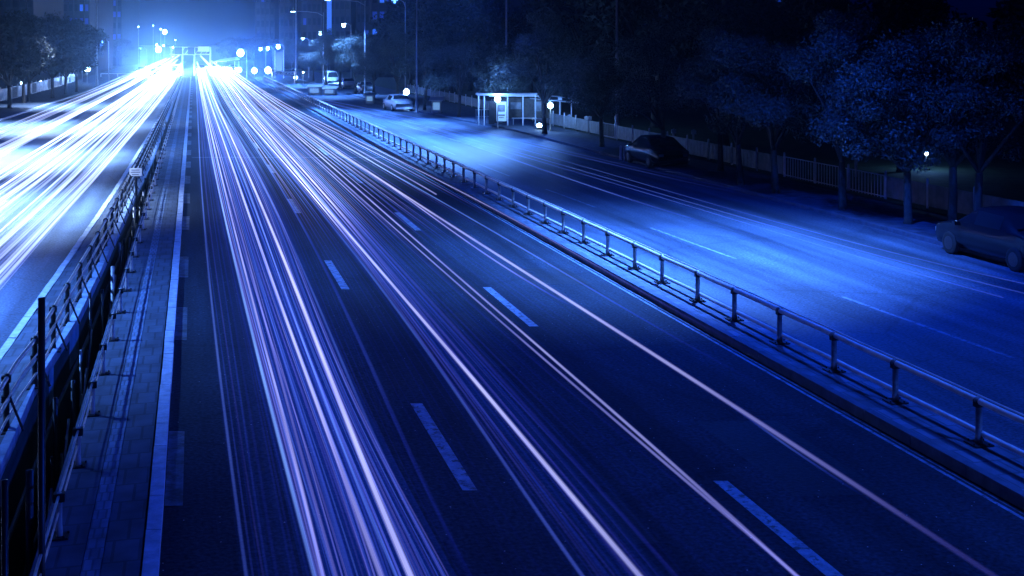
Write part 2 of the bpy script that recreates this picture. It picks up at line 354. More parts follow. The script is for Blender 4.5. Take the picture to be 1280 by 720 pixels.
# ------------------------------------------------------------------ railings
def railing(name, label, uf, z0, ys, rails, post_r, post_h, pm, rm, group=None, foot=True, clamp=None, braces=False):
    uf = fn(uf); y0 = ys[0]; root = thing(name, W(uf(y0), y0, z0), label, 'railing', group)
    L0 = np.array(root.location)
    def P(u, Y, z): return tuple(np.array(W(u, Y, z)) - L0)
    for (dz, r, du) in rails:
        m = MB(); yy = list(np.arange(ys[0]-.8, ys[-1]+.8, 1.2)); m.tube([P(uf(t)+du, t, z0+dz + .006*math.sin(t*2.1)) for t in yy], r, 8); m.build('rail', rm, root, True)
    for t in ys:
        t = t + random.uniform(-.09, .09); m = MB(); c = P(uf(t)+random.uniform(-.012, .012), t, z0)
        m.lathe(c, [(post_r*1.25, 0), (post_r*1.1, .12), (post_r, .15), (post_r, post_h), (post_r*1.5, post_h+.005), (post_r*1.5, post_h+.05), (post_r*.6, post_h+.08)], 10)
        p = m.build('post', pm, root, True)
        if foot and t < 90:
            m = MB(); m.box((c[0], c[1], c[2]+.012), (post_r*6, post_r*6, .022), RZ)
            for sx in (-1, 1):
                for sy in (-1, 1): m.lathe((c[0]+sx*post_r*2.2, c[1]+sy*post_r*2.2, c[2]+.02), [(.014, 0), (.014, .03)], 6)
            f = m.build('base_plate', M['dark_steel'], p)
        if clamp and t < 90:
            m = MB()
            for dz in clamp: m.box((c[0], c[1], c[2]+dz), (.13, .1, .1), RZ)
            m.build('clamp', M['dark_steel'], p)
        if braces and t < 90:
            m = MB(); m.tube([(c[0]+.02, c[1], c[2]+post_h*.75), (c[0]+.28, c[1]-.05, c[2]+.03)], .02, 6)
            m.build('brace', M['dark_steel'], p)
    return root
ysr = [13.0+1.75*i for i in range(2)] + [17.5 + 1.95*i for i in range(92)]
railing('guard_railing', 'pale pipe railing with short posts on the right verge between the two roads', 11.42, .172, ysr,
        [(.64, .05, 0), (.16, .045, .06), (.70, .014, .05)], .05, .62, M['post'], M['rail'], clamp=(.6,))
yl = [9+2.3*i for i in range(80)]
railing('guard_railing', 'dark twin-pipe railing with knobbed posts beside the concrete beam left of the median gap', lambda Y: rail_left_u(Y)-.02, .14, yl,
        [(.82, .035, 0), (.5, .03, .02), (.66, .016, .1), (.25, .02, .03)], .045, .8, M['dark_steel'], M['steel'], clamp=(.8, .5), braces=True)
ym = [9.6+2.35*i for i in range(80)]
mid = railing('guard_railing', 'low thin railing with pale stub posts along the paved strip right of the median gap', -1.6, .143, ym,
        [(.5, .017, 0), (.3, .012, .0)], .035, .46, M['white'], M['steel'], clamp=(.48,))

# steel lattice standing in the gap
lat = thing('steel_lattice', W(-2.1, 10, -4.9), 'tall dark steel lattice of uprights and diagonal braces standing in the median gap', 'lattice')
L0 = np.array(lat.location); k = 0
for i, t in enumerate(np.arange(9, 90, 1.55)):
    u = (b_r(t)+SLOT_R)/2 + random.uniform(-.16, .16); top = random.choice([-.3, 0, .15, .35, .6]); r = random.choice([.025, .04, .05])
    m = MB(); m.tube([np.array(W(u, t, -4.95))-L0, np.array(W(u, t, top))-L0], r, 8); m.build('upright', M['post'] if i % 4 == 1 else M['dark_steel'], lat, True)
    if i % 2 == 0:
        m = MB(); m.tube([np.array(W(u-.1, t, -3.2))-L0, np.array(W(u+.1, t+1.55, -.2))-L0], .02, 6)
        m.tube([np.array(W(u+.15, t, -.25))-L0, np.array(W(u-.12, t+1.55, -2.8))-L0], .018, 6); m.build('brace', M['steel'], lat)
for dz in (-.35, -1.5, -2.8):
    m = MB(); m.tube([np.array(W((b_r(t)+SLOT_R)/2-.15, t, dz))-L0 for t in np.arange(9, 90, 3)], .035, 6); m.build('rail', M['dark_steel'], lat)
# two tall uprights close to camera
for (x, y0_, y1_, r, Y) in ((52, 372, 645, .036, 12.6), (6, 600, 700, .03, 11.2)):
    m = MB(); X = (x-640)/F*Y
    m.tube([np.array((X, Y, -4.95))-L0, np.array((X, Y, 6-(y0_-HY)*Y/F))-L0], r, 10); m.build('upright', M['dark_steel'], lat, True)
    m = MB(); m.tube([np.array((X, Y, 2.2))-L0, np.array((X-.45, Y+1.2, .3))-L0], .02, 6) if y0_ < 500 else m.tube([np.array((X, Y, -1))-L0, np.array((X+.5, Y+1.2, -3))-L0], .02, 6)
    m.build('brace', M['dark_steel'], lat)
# small board on a post in the median
s = thing('median_sign', W(-2.2, 46, .1), 'small pale board with printed rows on a dark post above the median gap', 'sign')
m = MB(); m.tube([(0, 0, -3), (0, 0, .95)], .05, 8); m.build('post', M['dark_steel'], s)
m = MB(); m.box((0, -.07, 1.0), (.46, .05, .3)); m.build('board', M['sign'], s)
m = MB()
for i, (wd) in enumerate((.3, .36, .26)): m.box((0, -.1, 1.08-.085*i), (wd, .008, .022))
m.build('printed_rows', M['dark_steel'], s)

# ------------------------------------------------------------------ light trails
tm = bpy.data.materials.new('light_trail'); tm.use_nodes = True; n = tm.node_tree; n.nodes.clear()
at = n.nodes.new('ShaderNodeAttribute'); at.attribute_name = 'glow'
em = n.nodes.new('ShaderNodeEmission'); out = n.nodes.new('ShaderNodeOutputMaterial')
tr_ = n.nodes.new('ShaderNodeBsdfTransparent'); ad = n.nodes.new('ShaderNodeAddShader')
n.links.new(at.outputs['Color'], em.inputs[0]); n.links.new(em.outputs[0], ad.inputs[0]); n.links.new(tr_.outputs[0], ad.inputs[1]); n.links.new(ad.outputs[0], out.inputs[0])
tm.cycles.emission_sampling = 'NONE'
ZT = .7
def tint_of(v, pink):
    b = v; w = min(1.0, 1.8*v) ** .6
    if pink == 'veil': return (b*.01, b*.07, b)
    if pink == 'left': return (b*w*.6, b*w*.74, b)
    return (b*w*(.58 if pink else .24), b*w*(.6 if pink else .46), b)
def smooth_px(pts, deg=5):
    # one smooth drift across the road instead of a hand-measured wobble
    q = np.array(pts, float); t = np.log(q[:, 1]-HY); w = (q[:, 0]-VX)/(q[:, 1]-HY)
    d = min(deg, max(1, len(pts)-2)); c = np.polyfit(t, w, d, w=np.sqrt(q[:, 1]-HY))
    tt = np.linspace(t[0], t[-1], 70); ww = np.polyval(c, tt)
    return [(VX+b*math.exp(a), HY+math.exp(a)) for a, b in zip(tt, ww)]
def catmull(pts, step=7.0):
    P = [np.array(p, float) for p in pts]; P = [2*P[0]-P[1]] + P + [2*P[-1]-P[-2]]; out = []
    for i in range(1, len(P)-2):
        n = max(2, int(np.linalg.norm(P[i+1]-P[i])/step))
        for j in range(n):
            t = j/n; a, b, c, d = P[i-1], P[i], P[i+1], P[i+2]
            out.append(.5*((2*b)+(-a+c)*t+(2*a-5*b+4*c-d)*t*t+(-a+3*b-3*c+d)*t**3))
    out.append(P[-2]); return out
def profile(Y, near, far, y0=22.0):
    # brightness along a streak: full in the distance, fading where the lamps point past the camera
    a = np.interp(Y, [8, 13, 20, 32, 60, 110, 200], [near*.42, near*.64, near*.92, near*.95, near*.4+far*.3, far*.5, far*.85])
    return float(a)
NT = 0
def trail(uY, r, near, far, pink, label, group, cat='light trail', z=ZT, fade=None, side='main'):
    """uY: list of (u, Y) from far to near"""
    global NT
    pts = []; cols = []; rad = []
    for u, Y in uY:
        pts.append(np.array(W(u, Y, z))); v = profile(Y, near, far)
        if fade: v *= float(np.interp(Y, fade[0], fade[1]))
        v *= .55*(1 + .12*math.sin(Y*.35+NT*1.7) + .08*math.sin(Y*1.3+NT)); cols.append(tint_of(max(v, 0), pink)); rad.append(r*float(np.interp(Y, [10, 60, 130, 220], [1, 1.15, 1.5, 2.8])))
    o_ = pts[-1].copy(); o_[2] = 0
    soft = pink != 'veil' and r >= .0135; rel = [p-o_ for p in pts]; m = MB()
    if soft:      # a bright core inside a dimmer sheath of glow
        m.tube(rel, [q*.62 for q in rad], 6, cap=False); m.tube(rel, rad, 6, cap=False); m.tube(rel, [q*1.35 for q in rad], 6, cap=False)
    else: m.tube(rel, rad, 6, cap=False)
    o = m.build('light_trail', tm, None, True); o.location = tuple(o_)
    ca = o.data.color_attributes.new('glow', 'FLOAT_COLOR', 'POINT'); arr = np.repeat(np.array([(*c, 1) for c in cols], 'f'), 6, axis=0)
    if soft: arr = np.concatenate([arr*(.5, .5, .5, 1), arr*(.42, .42, .42, 1), arr*(.1, .11, .16, 1)]).astype('f')
    ca.data.foreach_set('color', arr.ravel()); tag(o, label, cat, group); NT += 1
    return o
def px_trail(pts, r, near, far, pink, label, group='light trails on the middle road', fade=None, z=ZT, ymin=83.0, extend=True):
    pts = list(pts); (x0, y0) = pts[0]
    if extend:
        m0 = (x0-VX)/(y0-HY); far_pts = []
        for yy in (83.0, 88.0, 95.0, 104.0):
            if yy < y0-8 and yy >= ymin: far_pts.append((VX+m0*(yy-HY), yy))
        pts = far_pts + pts
        (xa, ya), (xb, yb) = pts[-2], pts[-1]
        if yb > 690 or xb > 1200: pts.append((xb+(xb-xa)/(yb-ya)*90, yb+90))
    sm = smooth_px(pts, 5 if extend else 3); return trail([pu(x, y, z) for x, y in sm], r, near, far, pink, label, group, z=z, fade=fade)
T = {}
T['T1'] = [(246, 118), (248.5, 160), (250.3, 220), (254, 268), (257.8, 310), (265, 380), (272, 445), (280, 495), (286.4, 560), (293.4, 620), (300, 670), (307.5, 720)]
T['A1'] = [(251, 118), (258, 160), (272, 220), (282, 300), (310, 380), (326.7, 460), (347, 540), (351, 560), (371, 640), (393, 720)]
T['A2'] = [(252.5, 118), (262, 160), (279, 220), (293, 300), (319, 380), (337, 460), (360, 540), (365, 560), (384, 640), (402, 720)]
T['A3'] = [(254, 118), (265, 160), (283, 220), (299, 300), (330, 380), (345, 460), (370, 540), (375, 560), (396, 640), (420, 720)]
T['A4'] = [(259, 118), (273, 160), (297, 220), (318, 300), (354, 380), (378, 460), (410, 540), (418, 560), (446, 640), (476, 720)]
T['A5'] = [(262, 118), (278, 160), (308, 220), (327, 300), (363, 380), (394, 460), (421, 540), (430, 565), (462, 645), (496, 720)]
T['B2'] = [(265, 118), (282, 160), (315.5, 220), (341, 300), (378, 380), (408, 460), (440, 540), (447, 560), (479, 640), (514, 720)]
T['B3'] = [(268, 118), (288, 160), (328, 220), (361, 300), (399, 380), (425.6, 460), (463, 540), (482, 575), (516, 640), (558, 720)]
T['C'] = [(272, 110), (300, 155), (341, 220), (368, 260), (386, 300), (432, 380), (452, 440), (480, 500), (530, 600), (590, 720)]
T['E1'] = [(290, 110), (318, 145), (345, 183), (376, 226), (403, 257), (450, 304), (489, 354), (548, 420), (623, 512), (698, 603), (800, 720)]
T['E3'] = [(280, 110), (305, 148), (345, 198), (385, 244), (430, 295), (472, 356), (515, 420), (573, 495), (636, 587), (698, 674), (727, 716)]
T['D'] = [(296, 110), (325, 145), (360, 183), (400, 225), (430, 254), (452, 282), (474, 307), (497, 333), (521, 360), (590, 430), (700, 555), (840, 710)]
T['F1'] = [(305, 110), (345, 148), (385, 182), (430, 220), (474, 258), (497, 282), (530, 311), (568, 340), (592, 360), (656, 420), (718, 476), (785, 530), (852, 589), (914, 643), (993, 718)]
T['F2'] = [(302, 110), (341, 150), (381, 184), (427, 223), (485, 276), (519, 311), (541, 327), (577, 358), (640, 414), (714, 482), (781, 537), (850, 593), (918, 650), (1000, 722)]
T['G1'] = [(315, 112), (360, 146), (400, 174), (439, 200), (474, 222), (497, 238), (523, 255), (563, 282), (608, 311), (670, 349), (715.5, 378), (781, 420), (852, 466), (914, 503), (961, 535), (1022, 577), (1083, 613), (1160, 668), (1236, 717)]
T['G2'] = [(420, 190), (480, 228), (523, 258), (563, 287), (619, 327), (665.6, 354), (720, 386)]
T['G3'] = [(914, 507), (961, 541), (1022, 583), (1083, 622)]
T['H'] = [(325, 115), (375, 150), (420, 178), (461, 200), (497, 220), (541, 244), (585.6, 273), (630, 297), (668, 320), (715, 347), (793, 393), (871, 436), (960, 486)]
T['J'] = [(333, 116), (390, 148), (445, 174), (499, 200), (541, 222), (585.6, 244), (630, 269), (670, 291), (715, 314), (760, 340), (871, 402), (960, 450)]
T['I'] = [(329, 116), (383, 150), (430, 178), (474, 202), (510, 222), (545, 243)]
G = 'light trails on the middle road'
px_trail(T['T1'], .02, .32, 1.6, False, 'lone thin streak closest to the pale median kerb, fading to blue')
px_trail(T['A1'], .024, .85, 3.0, False, 'pale blue streak on the left edge of the bright bundle')
px_trail(T['A2'], .022, .75, 3.0, True, 'pinkish streak second from the left in the bright bundle')
px_trail(T['A3'], .02, .42, 3.0, True, 'pinkish streak third from the left in the bright bundle')
px_trail(T['A4'], .03, .85, 3.2, True, 'broad lavender streak in the middle of the bright bundle')
px_trail(T['A5'], .02, .5, 3.0, False, 'narrow pale blue streak just left of the brightest streak of the bundle')
px_trail(T['B2'], .036, 1.15, 3.6, True, 'widest and brightest pinkish-white streak of the bundle, ending at the bottom left of centre')
px_trail(T['B3'], .022, .26, 2.6, False, 'soft blue streak on the right edge of the bright bundle')
px_trail(T['C'], .03, .14, 2.0, False, 'thin blue streak crossing the dark gap beside the first dashed lane line', fade=([10, 20, 40], [.25, .8, 1]))
px_trail(T['E1'], .03, .95, 2.6, True, 'long crisp white streak running alone down the middle lane to the bottom edge')
px_trail(T['E3'], .024, .3, 1.8, False, 'faint blue streak just left of the crisp white streak in the middle lane')
px_trail(T['D'], .026, .12, 2.2, True, 'broad lavender streak right of the crisp white one, dissolving into the dark lane', fade=([14, 20, 34, 50], [.15, .5, 1.6, 1.2]))
px_trail(T['F1'], .02, .62, 2.2, True, 'right strand of the thin twin streak beside the second dashed line')
px_trail(T['F2'], .018, .5, 2.0, True, 'left strand of the thin twin streak beside the second dashed line')
px_trail(T['G1'], .028, .75, 2.4, True, 'bright white streak down the rightmost lane of the middle road, fading at the lower right', fade=([10, 13, 17, 22], [.1, .3, .9, 1]))
px_trail(T['G2'], .018, .6, 1.4, True, 'short thin branch just below the bright streak of the rightmost lane', extend=False, fade=([24.2, 29], [0, 1]))
px_trail(T['G3'], .014, .3, .5, False, 'short faint branch at the lower end of the rightmost bright streak', extend=False, fade=([14, 16, 17], [0, 1, .3]))
px_trail(T['H'], .018, .3, 2.1, False, 'pale streak between the rightmost bright streak and the double edge line', fade=([18.6, 24, 30, 40], [0, .5, 1.5, 1.3]))
px_trail(T['J'], .016, .22, 2.1, True, 'outermost streak of the middle road running just above the verge kerb', fade=([20.3, 26, 32, 42], [0, .6, 1.8, 1.4]))
px_trail(T['I'], .022, .5, 2.0, True, 'short streak merging into the far end of the double edge line', extend=False)
TS = {k_: smooth_px(v_) for k_, v_ in T.items()}
def x_at(k, y):
    p = TS[k]; xs = [q[0] for q in p]; ys = [q[1] for q in p]
    if y > ys[-1]: return xs[-1] + (xs[-1]-xs[-2])/(ys[-1]-ys[-2])*(y-ys[-1])
    if y < ys[0]: return VX + (xs[0]-VX)/(ys[0]-HY)*(y-HY)
    return float(np.interp(y, ys, xs))
def fill(a, b, count, rr, near, far, pinkp, label, group, fade=None, ylo=83):
    for i in range(count):
        w0 = (i + random.uniform(.15, .85)) / count; dw = random.uniform(-.1, .1); ph = random.uniform(0, 6)
        ys = [83, 95, 112, 135, 165, 205, 250, 300, 360, 430, 510, 600, 700, 790]; pts = []
        for y in ys:
            if y < ylo: continue
            w = w0 + dw*math.sin(math.log(y)*2.2+ph); pts.append((x_at(a, y)*(1-w)+x_at(b, y)*w, y))
        sm = catmull(pts, 10); br = random.uniform(.5, 1.5)
        trail([pu(x, y, ZT) for x, y in sm], rr*random.uniform(.6, 1.4), near*br, far*br, random.random() < pinkp, label, group, fade=fade)
fill('T1', 'A1', 8, .014, .08, .7, .2, 'faint thin blue streak between the lone kerb-side streak and the bright bundle', 'faint streaks left of the bright bundle')
fill('A1', 'A4', 24, .011, .26, 1.5, .28, 'thin faint streak inside the left half of the bright bundle', 'thin streaks in the left half of the bundle')
fill('A4', 'B3', 28, .011, .22, 1.6, .28, 'thin faint streak inside the right half of the bright bundle', 'thin streaks in the right half of the bundle')
fill('B3', 'C', 7, .012, .05, .8, .1, 'very faint dark blue streak in the dark strip right of the bright bundle', 'faint streaks beside the first dashed line', fade=([12, 20, 40, 60], [.5, .8, 1, 2]))
fill('C', 'E3', 12, .012, .035, 1.2, .4, 'faint thin streak fading out in the dark left half of the middle lane', 'faint streaks left of the middle lane', fade=([14, 26, 40, 60], [.4, .8, 2.2, 2]))
fill('E3', 'D', 20, .013, .12, 1.9, .7, 'thin streak in the tangle around the crisp white middle-lane streak', 'tangled streaks in the middle lane', fade=([12, 26, 40, 60], [.5, .9, 3.0, 1.6]))
fill('D', 'F2', 12, .012, .06, 1.4, .5, 'faint streak between the lavender streak and the thin twin streak', 'faint streaks right of the middle lane', fade=([14, 26, 40, 60], [.3, .8, 3.0, 1.6]))
fill('F1', 'G1', 12, .012, .03, 1.5, .7, 'thin streak between the twin streak and the rightmost bright streak, seen only far off', 'far streaks in the right lane', fade=([16, 26, 40, 60, 80], [0, .7, 1.6, 2.6, 1.6]), ylo=83)
fill('G1', 'J', 6, .012, .02, 1.5, .7, 'thin far streak between the rightmost bright streak and the verge', 'far streaks beside the verge', fade=([25, 40, 60, 80], [0, 0.5, 2.4, 1.6]))

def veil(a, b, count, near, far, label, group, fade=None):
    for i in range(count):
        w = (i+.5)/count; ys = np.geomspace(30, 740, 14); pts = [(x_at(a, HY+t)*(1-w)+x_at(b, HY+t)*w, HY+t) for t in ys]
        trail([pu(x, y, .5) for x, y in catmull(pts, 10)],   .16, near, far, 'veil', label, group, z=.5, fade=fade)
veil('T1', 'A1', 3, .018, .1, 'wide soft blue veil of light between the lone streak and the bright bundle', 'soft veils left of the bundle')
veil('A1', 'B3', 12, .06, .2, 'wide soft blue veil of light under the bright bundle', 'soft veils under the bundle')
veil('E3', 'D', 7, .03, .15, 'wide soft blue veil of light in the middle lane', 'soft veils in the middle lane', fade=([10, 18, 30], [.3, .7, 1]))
# left carriageway
def left_trail(d, r, near, far, pink, label, group, y0=8, wig=0.0, z=ZT):  # measured from the left kerb
    uY = []
    for Y in list(np.geomspace(310, y0, 60)):
        uY.append((k_left(Y) - d*float(np.interp(Y, [30, 150, 300], [1, .9, .8])) + wig*math.sin(math.log(Y)*2.5+d*3), Y))
    trail(uY, r, near, far, pink, label, group, z=z, fade=([105, 150], [0.05, 1]) if y0 > 100 else None)
LG = 'light trails on the left road'
for d, r, nr, fr, lb in (
    (.64, .04, 1.6, 4, 'white streak nearest the left road kerb, inner one of the close pair'),
    (.84, .04, 1.6, 4, 'white streak second nearest the left road kerb, outer one of the close pair'),
    (1.65, .05, 1.5, 4, 'broad white streak third from the left road kerb'),
    (2.05, .035, 1.4, 4, 'white streak fourth from the left road kerb, close beside a broad one'),
    (2.5, .02, .8, 4, 'thin pale streak between two broader ones near the middle of the left road'),
    (2.75, .035, 1.4, 4, 'white streak leaving the left picture edge below the mid-height blue band'),
    (3.3, .035, 1.4, 4, 'white streak in the second lane of the left road, above a thin pale one'),
    (3.95, .04, 1.4, 4, 'white streak close above the first dashed line of the left road'),
    (4.75, .045, 1.5, 4, 'bright white streak right under the dark blue band of the left road'),
    (6.3, .06, 1.6, 4, 'thick white streak right above the dark blue band of the left road'),
    (6.55, .06, 1.5, 4, 'thick white streak doubling the one above the dark blue band'),
    (6.8, .05, 1.4, 4, 'third strand of the thick white band in the outer lanes of the left road'),
    (7.3, .04, 1.5, 3, 'crisp white streak just outside the thick white band of the left road'),
    (8.1, .03, .5, 3, 'blue streak in the outer lane of the left road'),
    (8.7, .03, .4, 2.5, 'dim blue streak second from the outer edge of the left road'),
    (9.6, .03, .45, 2.5, 'outermost pale blue streak of the left road beside the far kerb')):
    left_trail(d, r, nr*.62, fr*.55, 'left', lb, LG, wig=.06)
for i in range(64):
    d = random.uniform(.5, 6.2); d = d if not 5.0 < d < 6.0 else d - 2
    left_trail(d, random.uniform(.012, .03), random.uniform(.25, .7), random.uniform(1.4, 2.4), 'left', 'thin pale streak among the many on the inner lanes of the left road', 'thin streaks on the inner lanes of the left road', wig=.12)
for i in range(14):
    d = random.uniform(6.2, 10.4)
    left_trail(d, random.uniform(.012, .025), random.uniform(.12, .35), random.uniform(1, 1.6), 'left', 'thin blue streak among those on the outer lanes of the left road', 'thin streaks on the outer lanes of the left road', wig=.12)
# side road
SG = 'light trails on the side road'
side_t = [
    ([(400, 132), (470, 147), (560, 173.6), (610, 187), (692, 220), (793, 249.5), (871, 273), (960, 300)], .03, .45, 'broadest pale streak running down the middle of the side road'),
    ([(400, 130), (480, 147), (570, 172), (620, 186), (700, 212), (754, 226), (832, 248), (960, 286), (1110, 330), (1250, 372)], .016, .3, 'thin streak just above the broadest pale streak of the side road'),
    ([(400, 128), (480, 144), (580, 170), (677, 203), (754, 222), (832, 244), (960, 279), (1110, 321), (1280, 368)], .018, .34, 'long thin streak of the side road reaching the right edge below the parked car'),
    ([(400, 127), (480, 142), (590, 168), (690, 199), (770, 222), (850, 243), (960, 273), (1110, 312), (1280, 356)], .014, .3, 'upper strand of the long thin streak reaching the right edge'),
    ([(560, 158), (688, 187), (743, 201), (832, 220), (894, 236), (960, 249)], .018, .36, 'lower strand of the thin pair close to the shaded kerb of the side road'),
    ([(560, 156), (688, 184), (743, 198), (832, 217), (894, 232), (960, 245)], .014, .3, 'upper strand of the thin pair close to the shaded kerb of the side road'),
    ([(380, 120), (440, 132), (500, 143), (560, 157), (610, 170)], .03, .6, 'short bright streak at the far bend of the side road'),
    ([(390, 124), (450, 138), (510, 152), (570, 168), (640, 192)], .03, .6, 'second bright streak at the far bend of the side road, lower one')]
for pts, r, v, lb in side_t:
    ye = pu(pts[-1][0], pts[-1][1], .6)[1]
    px_trail(pts, r*.7, v*1.0, v*1.3, False, lb, SG, z=.6, extend=False, fade=([20, 34, 60, 90], [.6, .9, 1.1, 1]) if pts[-1][0] > 1100 else ([ye+.2, ye*1.35, ye*2], [0, .8, 1]))

for i in range(12):  # high glowing strands added to lift the top of the far glow
    d = [.8, 2.1, 3.3, 4.4, 5.6, 7, 1.5, 3.9, -4.1, -6.2, -8.4, -5.2][i]; z = [1.3, 2.0, 2.9, 1.7, 2.4, 1.5, 3.2, 1.1, 1.4, 2.2, 1.8, 3.0][i]
    left_trail(d, .07, .9, 1.6, 'left', ['high white streak added to raise the far glow of the left road', 'high white streak added to raise the far glow of the middle road'][i > 7],
               ['high streaks in the far glow of the left road', 'high streaks in the far glow of the middle road'][i > 7], z=z, y0=105)
# ------------------------------------------------------------------ trees
def make_crown(seed, nleaf, rx, rz, cz, ls, clumps=34, dense=1.0):
    rg = np.random.RandomState(seed); cs = []
    while len(cs) < clumps:
        p = rg.uniform(-1, 1, 3); q = np.linalg.norm(p)
        if .35 < q < 1: cs.append(p * (.75 + .3*rg.rand()))
    cs = np.array(cs) * (rx, rx, rz) + (0, 0, cz)
    rad = rg.uniform(.16, .36, clumps) * rx
    idx = rg.randint(0, clumps, nleaf)
    d = rg.normal(size=(nleaf, 3)); d /= np.linalg.norm(d, axis=1)[:, None]
    c = cs[idx] + d * (rad[idx] * rg.rand(nleaf)**.45)[:, None] * (1, 1, .72)
    nrm = d*.5 + rg.normal(size=(nleaf, 3))*.6 + (0, 0, .5); nrm /= np.linalg.norm(nrm, axis=1)[:, None]
    a = np.cross(nrm, rg.normal(size=(nleaf, 3))); a /= np.linalg.norm(a, axis=1)[:, None]; b = np.cross(nrm, a)
    s_ = ls * rg.uniform(.6, 1.35, nleaf)[:, None]
    v = np.stack([c - a*s_, c + b*s_*.45 - nrm*s_*.1, c + a*s_, c - b*s_*.45 - nrm*s_*.1], 1).reshape(-1, 3)
    me = bpy.data.meshes.new('crown'); n = nleaf
    me.vertices.add(4*n); me.vertices.foreach_set('co', v.ravel())
    me.loops.add(4*n); me.loops.foreach_set('vertex_index', np.arange(4*n)); me.polygons.add(n)
    me.polygons.foreach_set('loop_start', np.arange(0, 4*n, 4)); me.polygons.foreach_set('loop_total', np.full(n, 4)); me.update()
    return me, cs
def make_tree(seed, loc, label, group, h=6.8, base=1.9, rx=2.9, nleaf=7000, ls=.13, leaf='leaf', tr=.13, clumps=34):
    root = thing('street_tree', loc, label, 'tree', group); rz = (h-base)/2; cz = base + rz
    me, cs = make_crown(seed, nleaf, rx, rz*.95, cz, ls, clumps); me.materials.append(M[leaf])
    o = bpy.data.objects.new('crown', me); C.objects.link(o); o.parent = root
    rg = random.Random(seed); m = MB(); j = lambda s: rg.uniform(-s, s)
    fork = (j(.15), j(.15), base*.95)
    m.tube([(0, 0, -.05), (j(.03), j(.03), .25), (fork[0]*.5, fork[1]*.5, base*.5), fork], [tr*1.5, tr*1.1, tr, tr*.85], 10)
    for k in range(7):
        c = cs[rg.randrange(len(cs))]; midp = ((fork[0]+c[0])*.5+j(.2), (fork[1]+c[1])*.5+j(.2), fork[2]+(c[2]-fork[2])*.6)
        m.tube([fork, midp, tuple(c)], [tr*.6, tr*.35, tr*.12], 7)
    m.build('trunk', M['bark'], root, True)
    return root
row = [(1053, 265.5), (1135, 284), (969.7, 245), (926, 235), (829, 208), (752, 186), (1191, 282), (1221, 287), (900.5, 214)]
ordn = ['first', 'second', 'third', 'fourth', 'fifth', 'sixth', 'seventh', 'eighth', 'ninth', 'tenth', 'eleventh', 'twelfth', 'thirteenth', 'fourteenth', 'fifteenth', 'sixteenth', 'seventeenth', 'eighteenth']
protos = [make_tree(11+i, px(*row[i]), '', 'trees along the side road kerb', h=[7, 6.6, 7.2, 6.8][i], rx=[3.0, 2.7, 3.1, 2.8][i], nleaf=26000, ls=.058) for i in range(4)]
kerb_labels = {0: 'kerb tree with a fork above its straight trunk, before the parked car', 1: 'kerb tree standing just behind the tail of the dark parked car', 2: 'kerb tree second left of the forked one, slender dark trunk against the fence',
               3: 'slender kerb tree between the leafy double-trunked one and the fence posts', 4: 'lone kerb tree with a dark trunk beside the gleaming shaded car', 5: 'dark kerb tree right of the bus shelter where the footway is brightly lit',
               6: 'left one of the two trees closely paired behind the dark parked car', 7: 'right one of the two trees closely paired behind the dark parked car', 8: 'thick-trunked leafy kerb tree whose crown catches the most lamplight'}
for i in range(4): protos[i]['label'] = kerb_labels[i]
for i in range(4, 9): dup(protos[i % 4], px(*row[i]), random.uniform(0, 6), kerb_labels[i], random.uniform(.95, 1.1))
Yt = [78.5, 88, 97, 107, 118, 130, 143, 157, 172, 188, 205, 224]
for i, Y in enumerate(Yt):
    dup(protos[i % 4], W(SIDE(Y)+.9, Y, .1), random.uniform(0, 6), f'{ordn[i]} dark kerb tree counted from the bus shelter towards the glow', random.uniform(.95, 1.15))
dark = [make_tree(41+i, W(33+2*i, 60+14*i, 0), '', 'tall trees behind the fence', h=12.5, base=2.6, rx=4.6, nleaf=9000, ls=.24, leaf='leaf_dark', tr=.22, clumps=46) for i in range(2)]
back = [(31, 42), (38, 49), (33, 56), (44, 38), (36, 64), (31.5, 71), (38, 78), (33, 86), (41, 90), (33, 99), (38, 108), (31, 118), (36, 128), (30, 140), (35, 152), (30, 166), (34, 182), (30, 200)]
for i, (u, Y) in enumerate(back):
    sc = .78 if Y < 60 else 1.0 + .2*math.sin(i)
    lb = f'{ordn[i]} tall dark tree behind the fence, counted from the right end'
    if i < 2: dark[i].location = W(u, Y, 0); dark[i].scale = (sc,)*3; dark[i]['label'] = lb
    else: dup(dark[i % 2], W(u, Y, 0), random.uniform(0, 6), lb, sc)
lt = [(12, 137), (30, 130), (36, 128), (66, 124), (82, 119), (96, 116), (-6, 128), (-14, 120)]
lft = make_tree(71, px(*lt[0]), 'dark leafy tree at the far left edge beside the left road, nearest trunk', 'trees left of the left road', h=9.5, base=2.3, rx=4.4, nleaf=8000, ls=.2, leaf='leaf_dark', tr=.17)
for i, p in enumerate(lt[1:]):
    dup(lft, px(*p), random.uniform(0, 6), f'{ordn[i+1]} dark tree left of the left road, counted from the nearest trunk', random.uniform(.8, 1.05))
for i, (x, Y) in enumerate(((-40, 150), (20, 185), (70, 230), (110, 260), (285, 330), (300, 300), (318, 290), (338, 300), (356, 290), (150, 320))):
    dup(lft, ((x-640)/F*Y, Y, 0), random.uniform(0, 6), f'{ordn[i]} hazy tree near the horizon, counted from the left', .85 if i > 3 else 1.1)

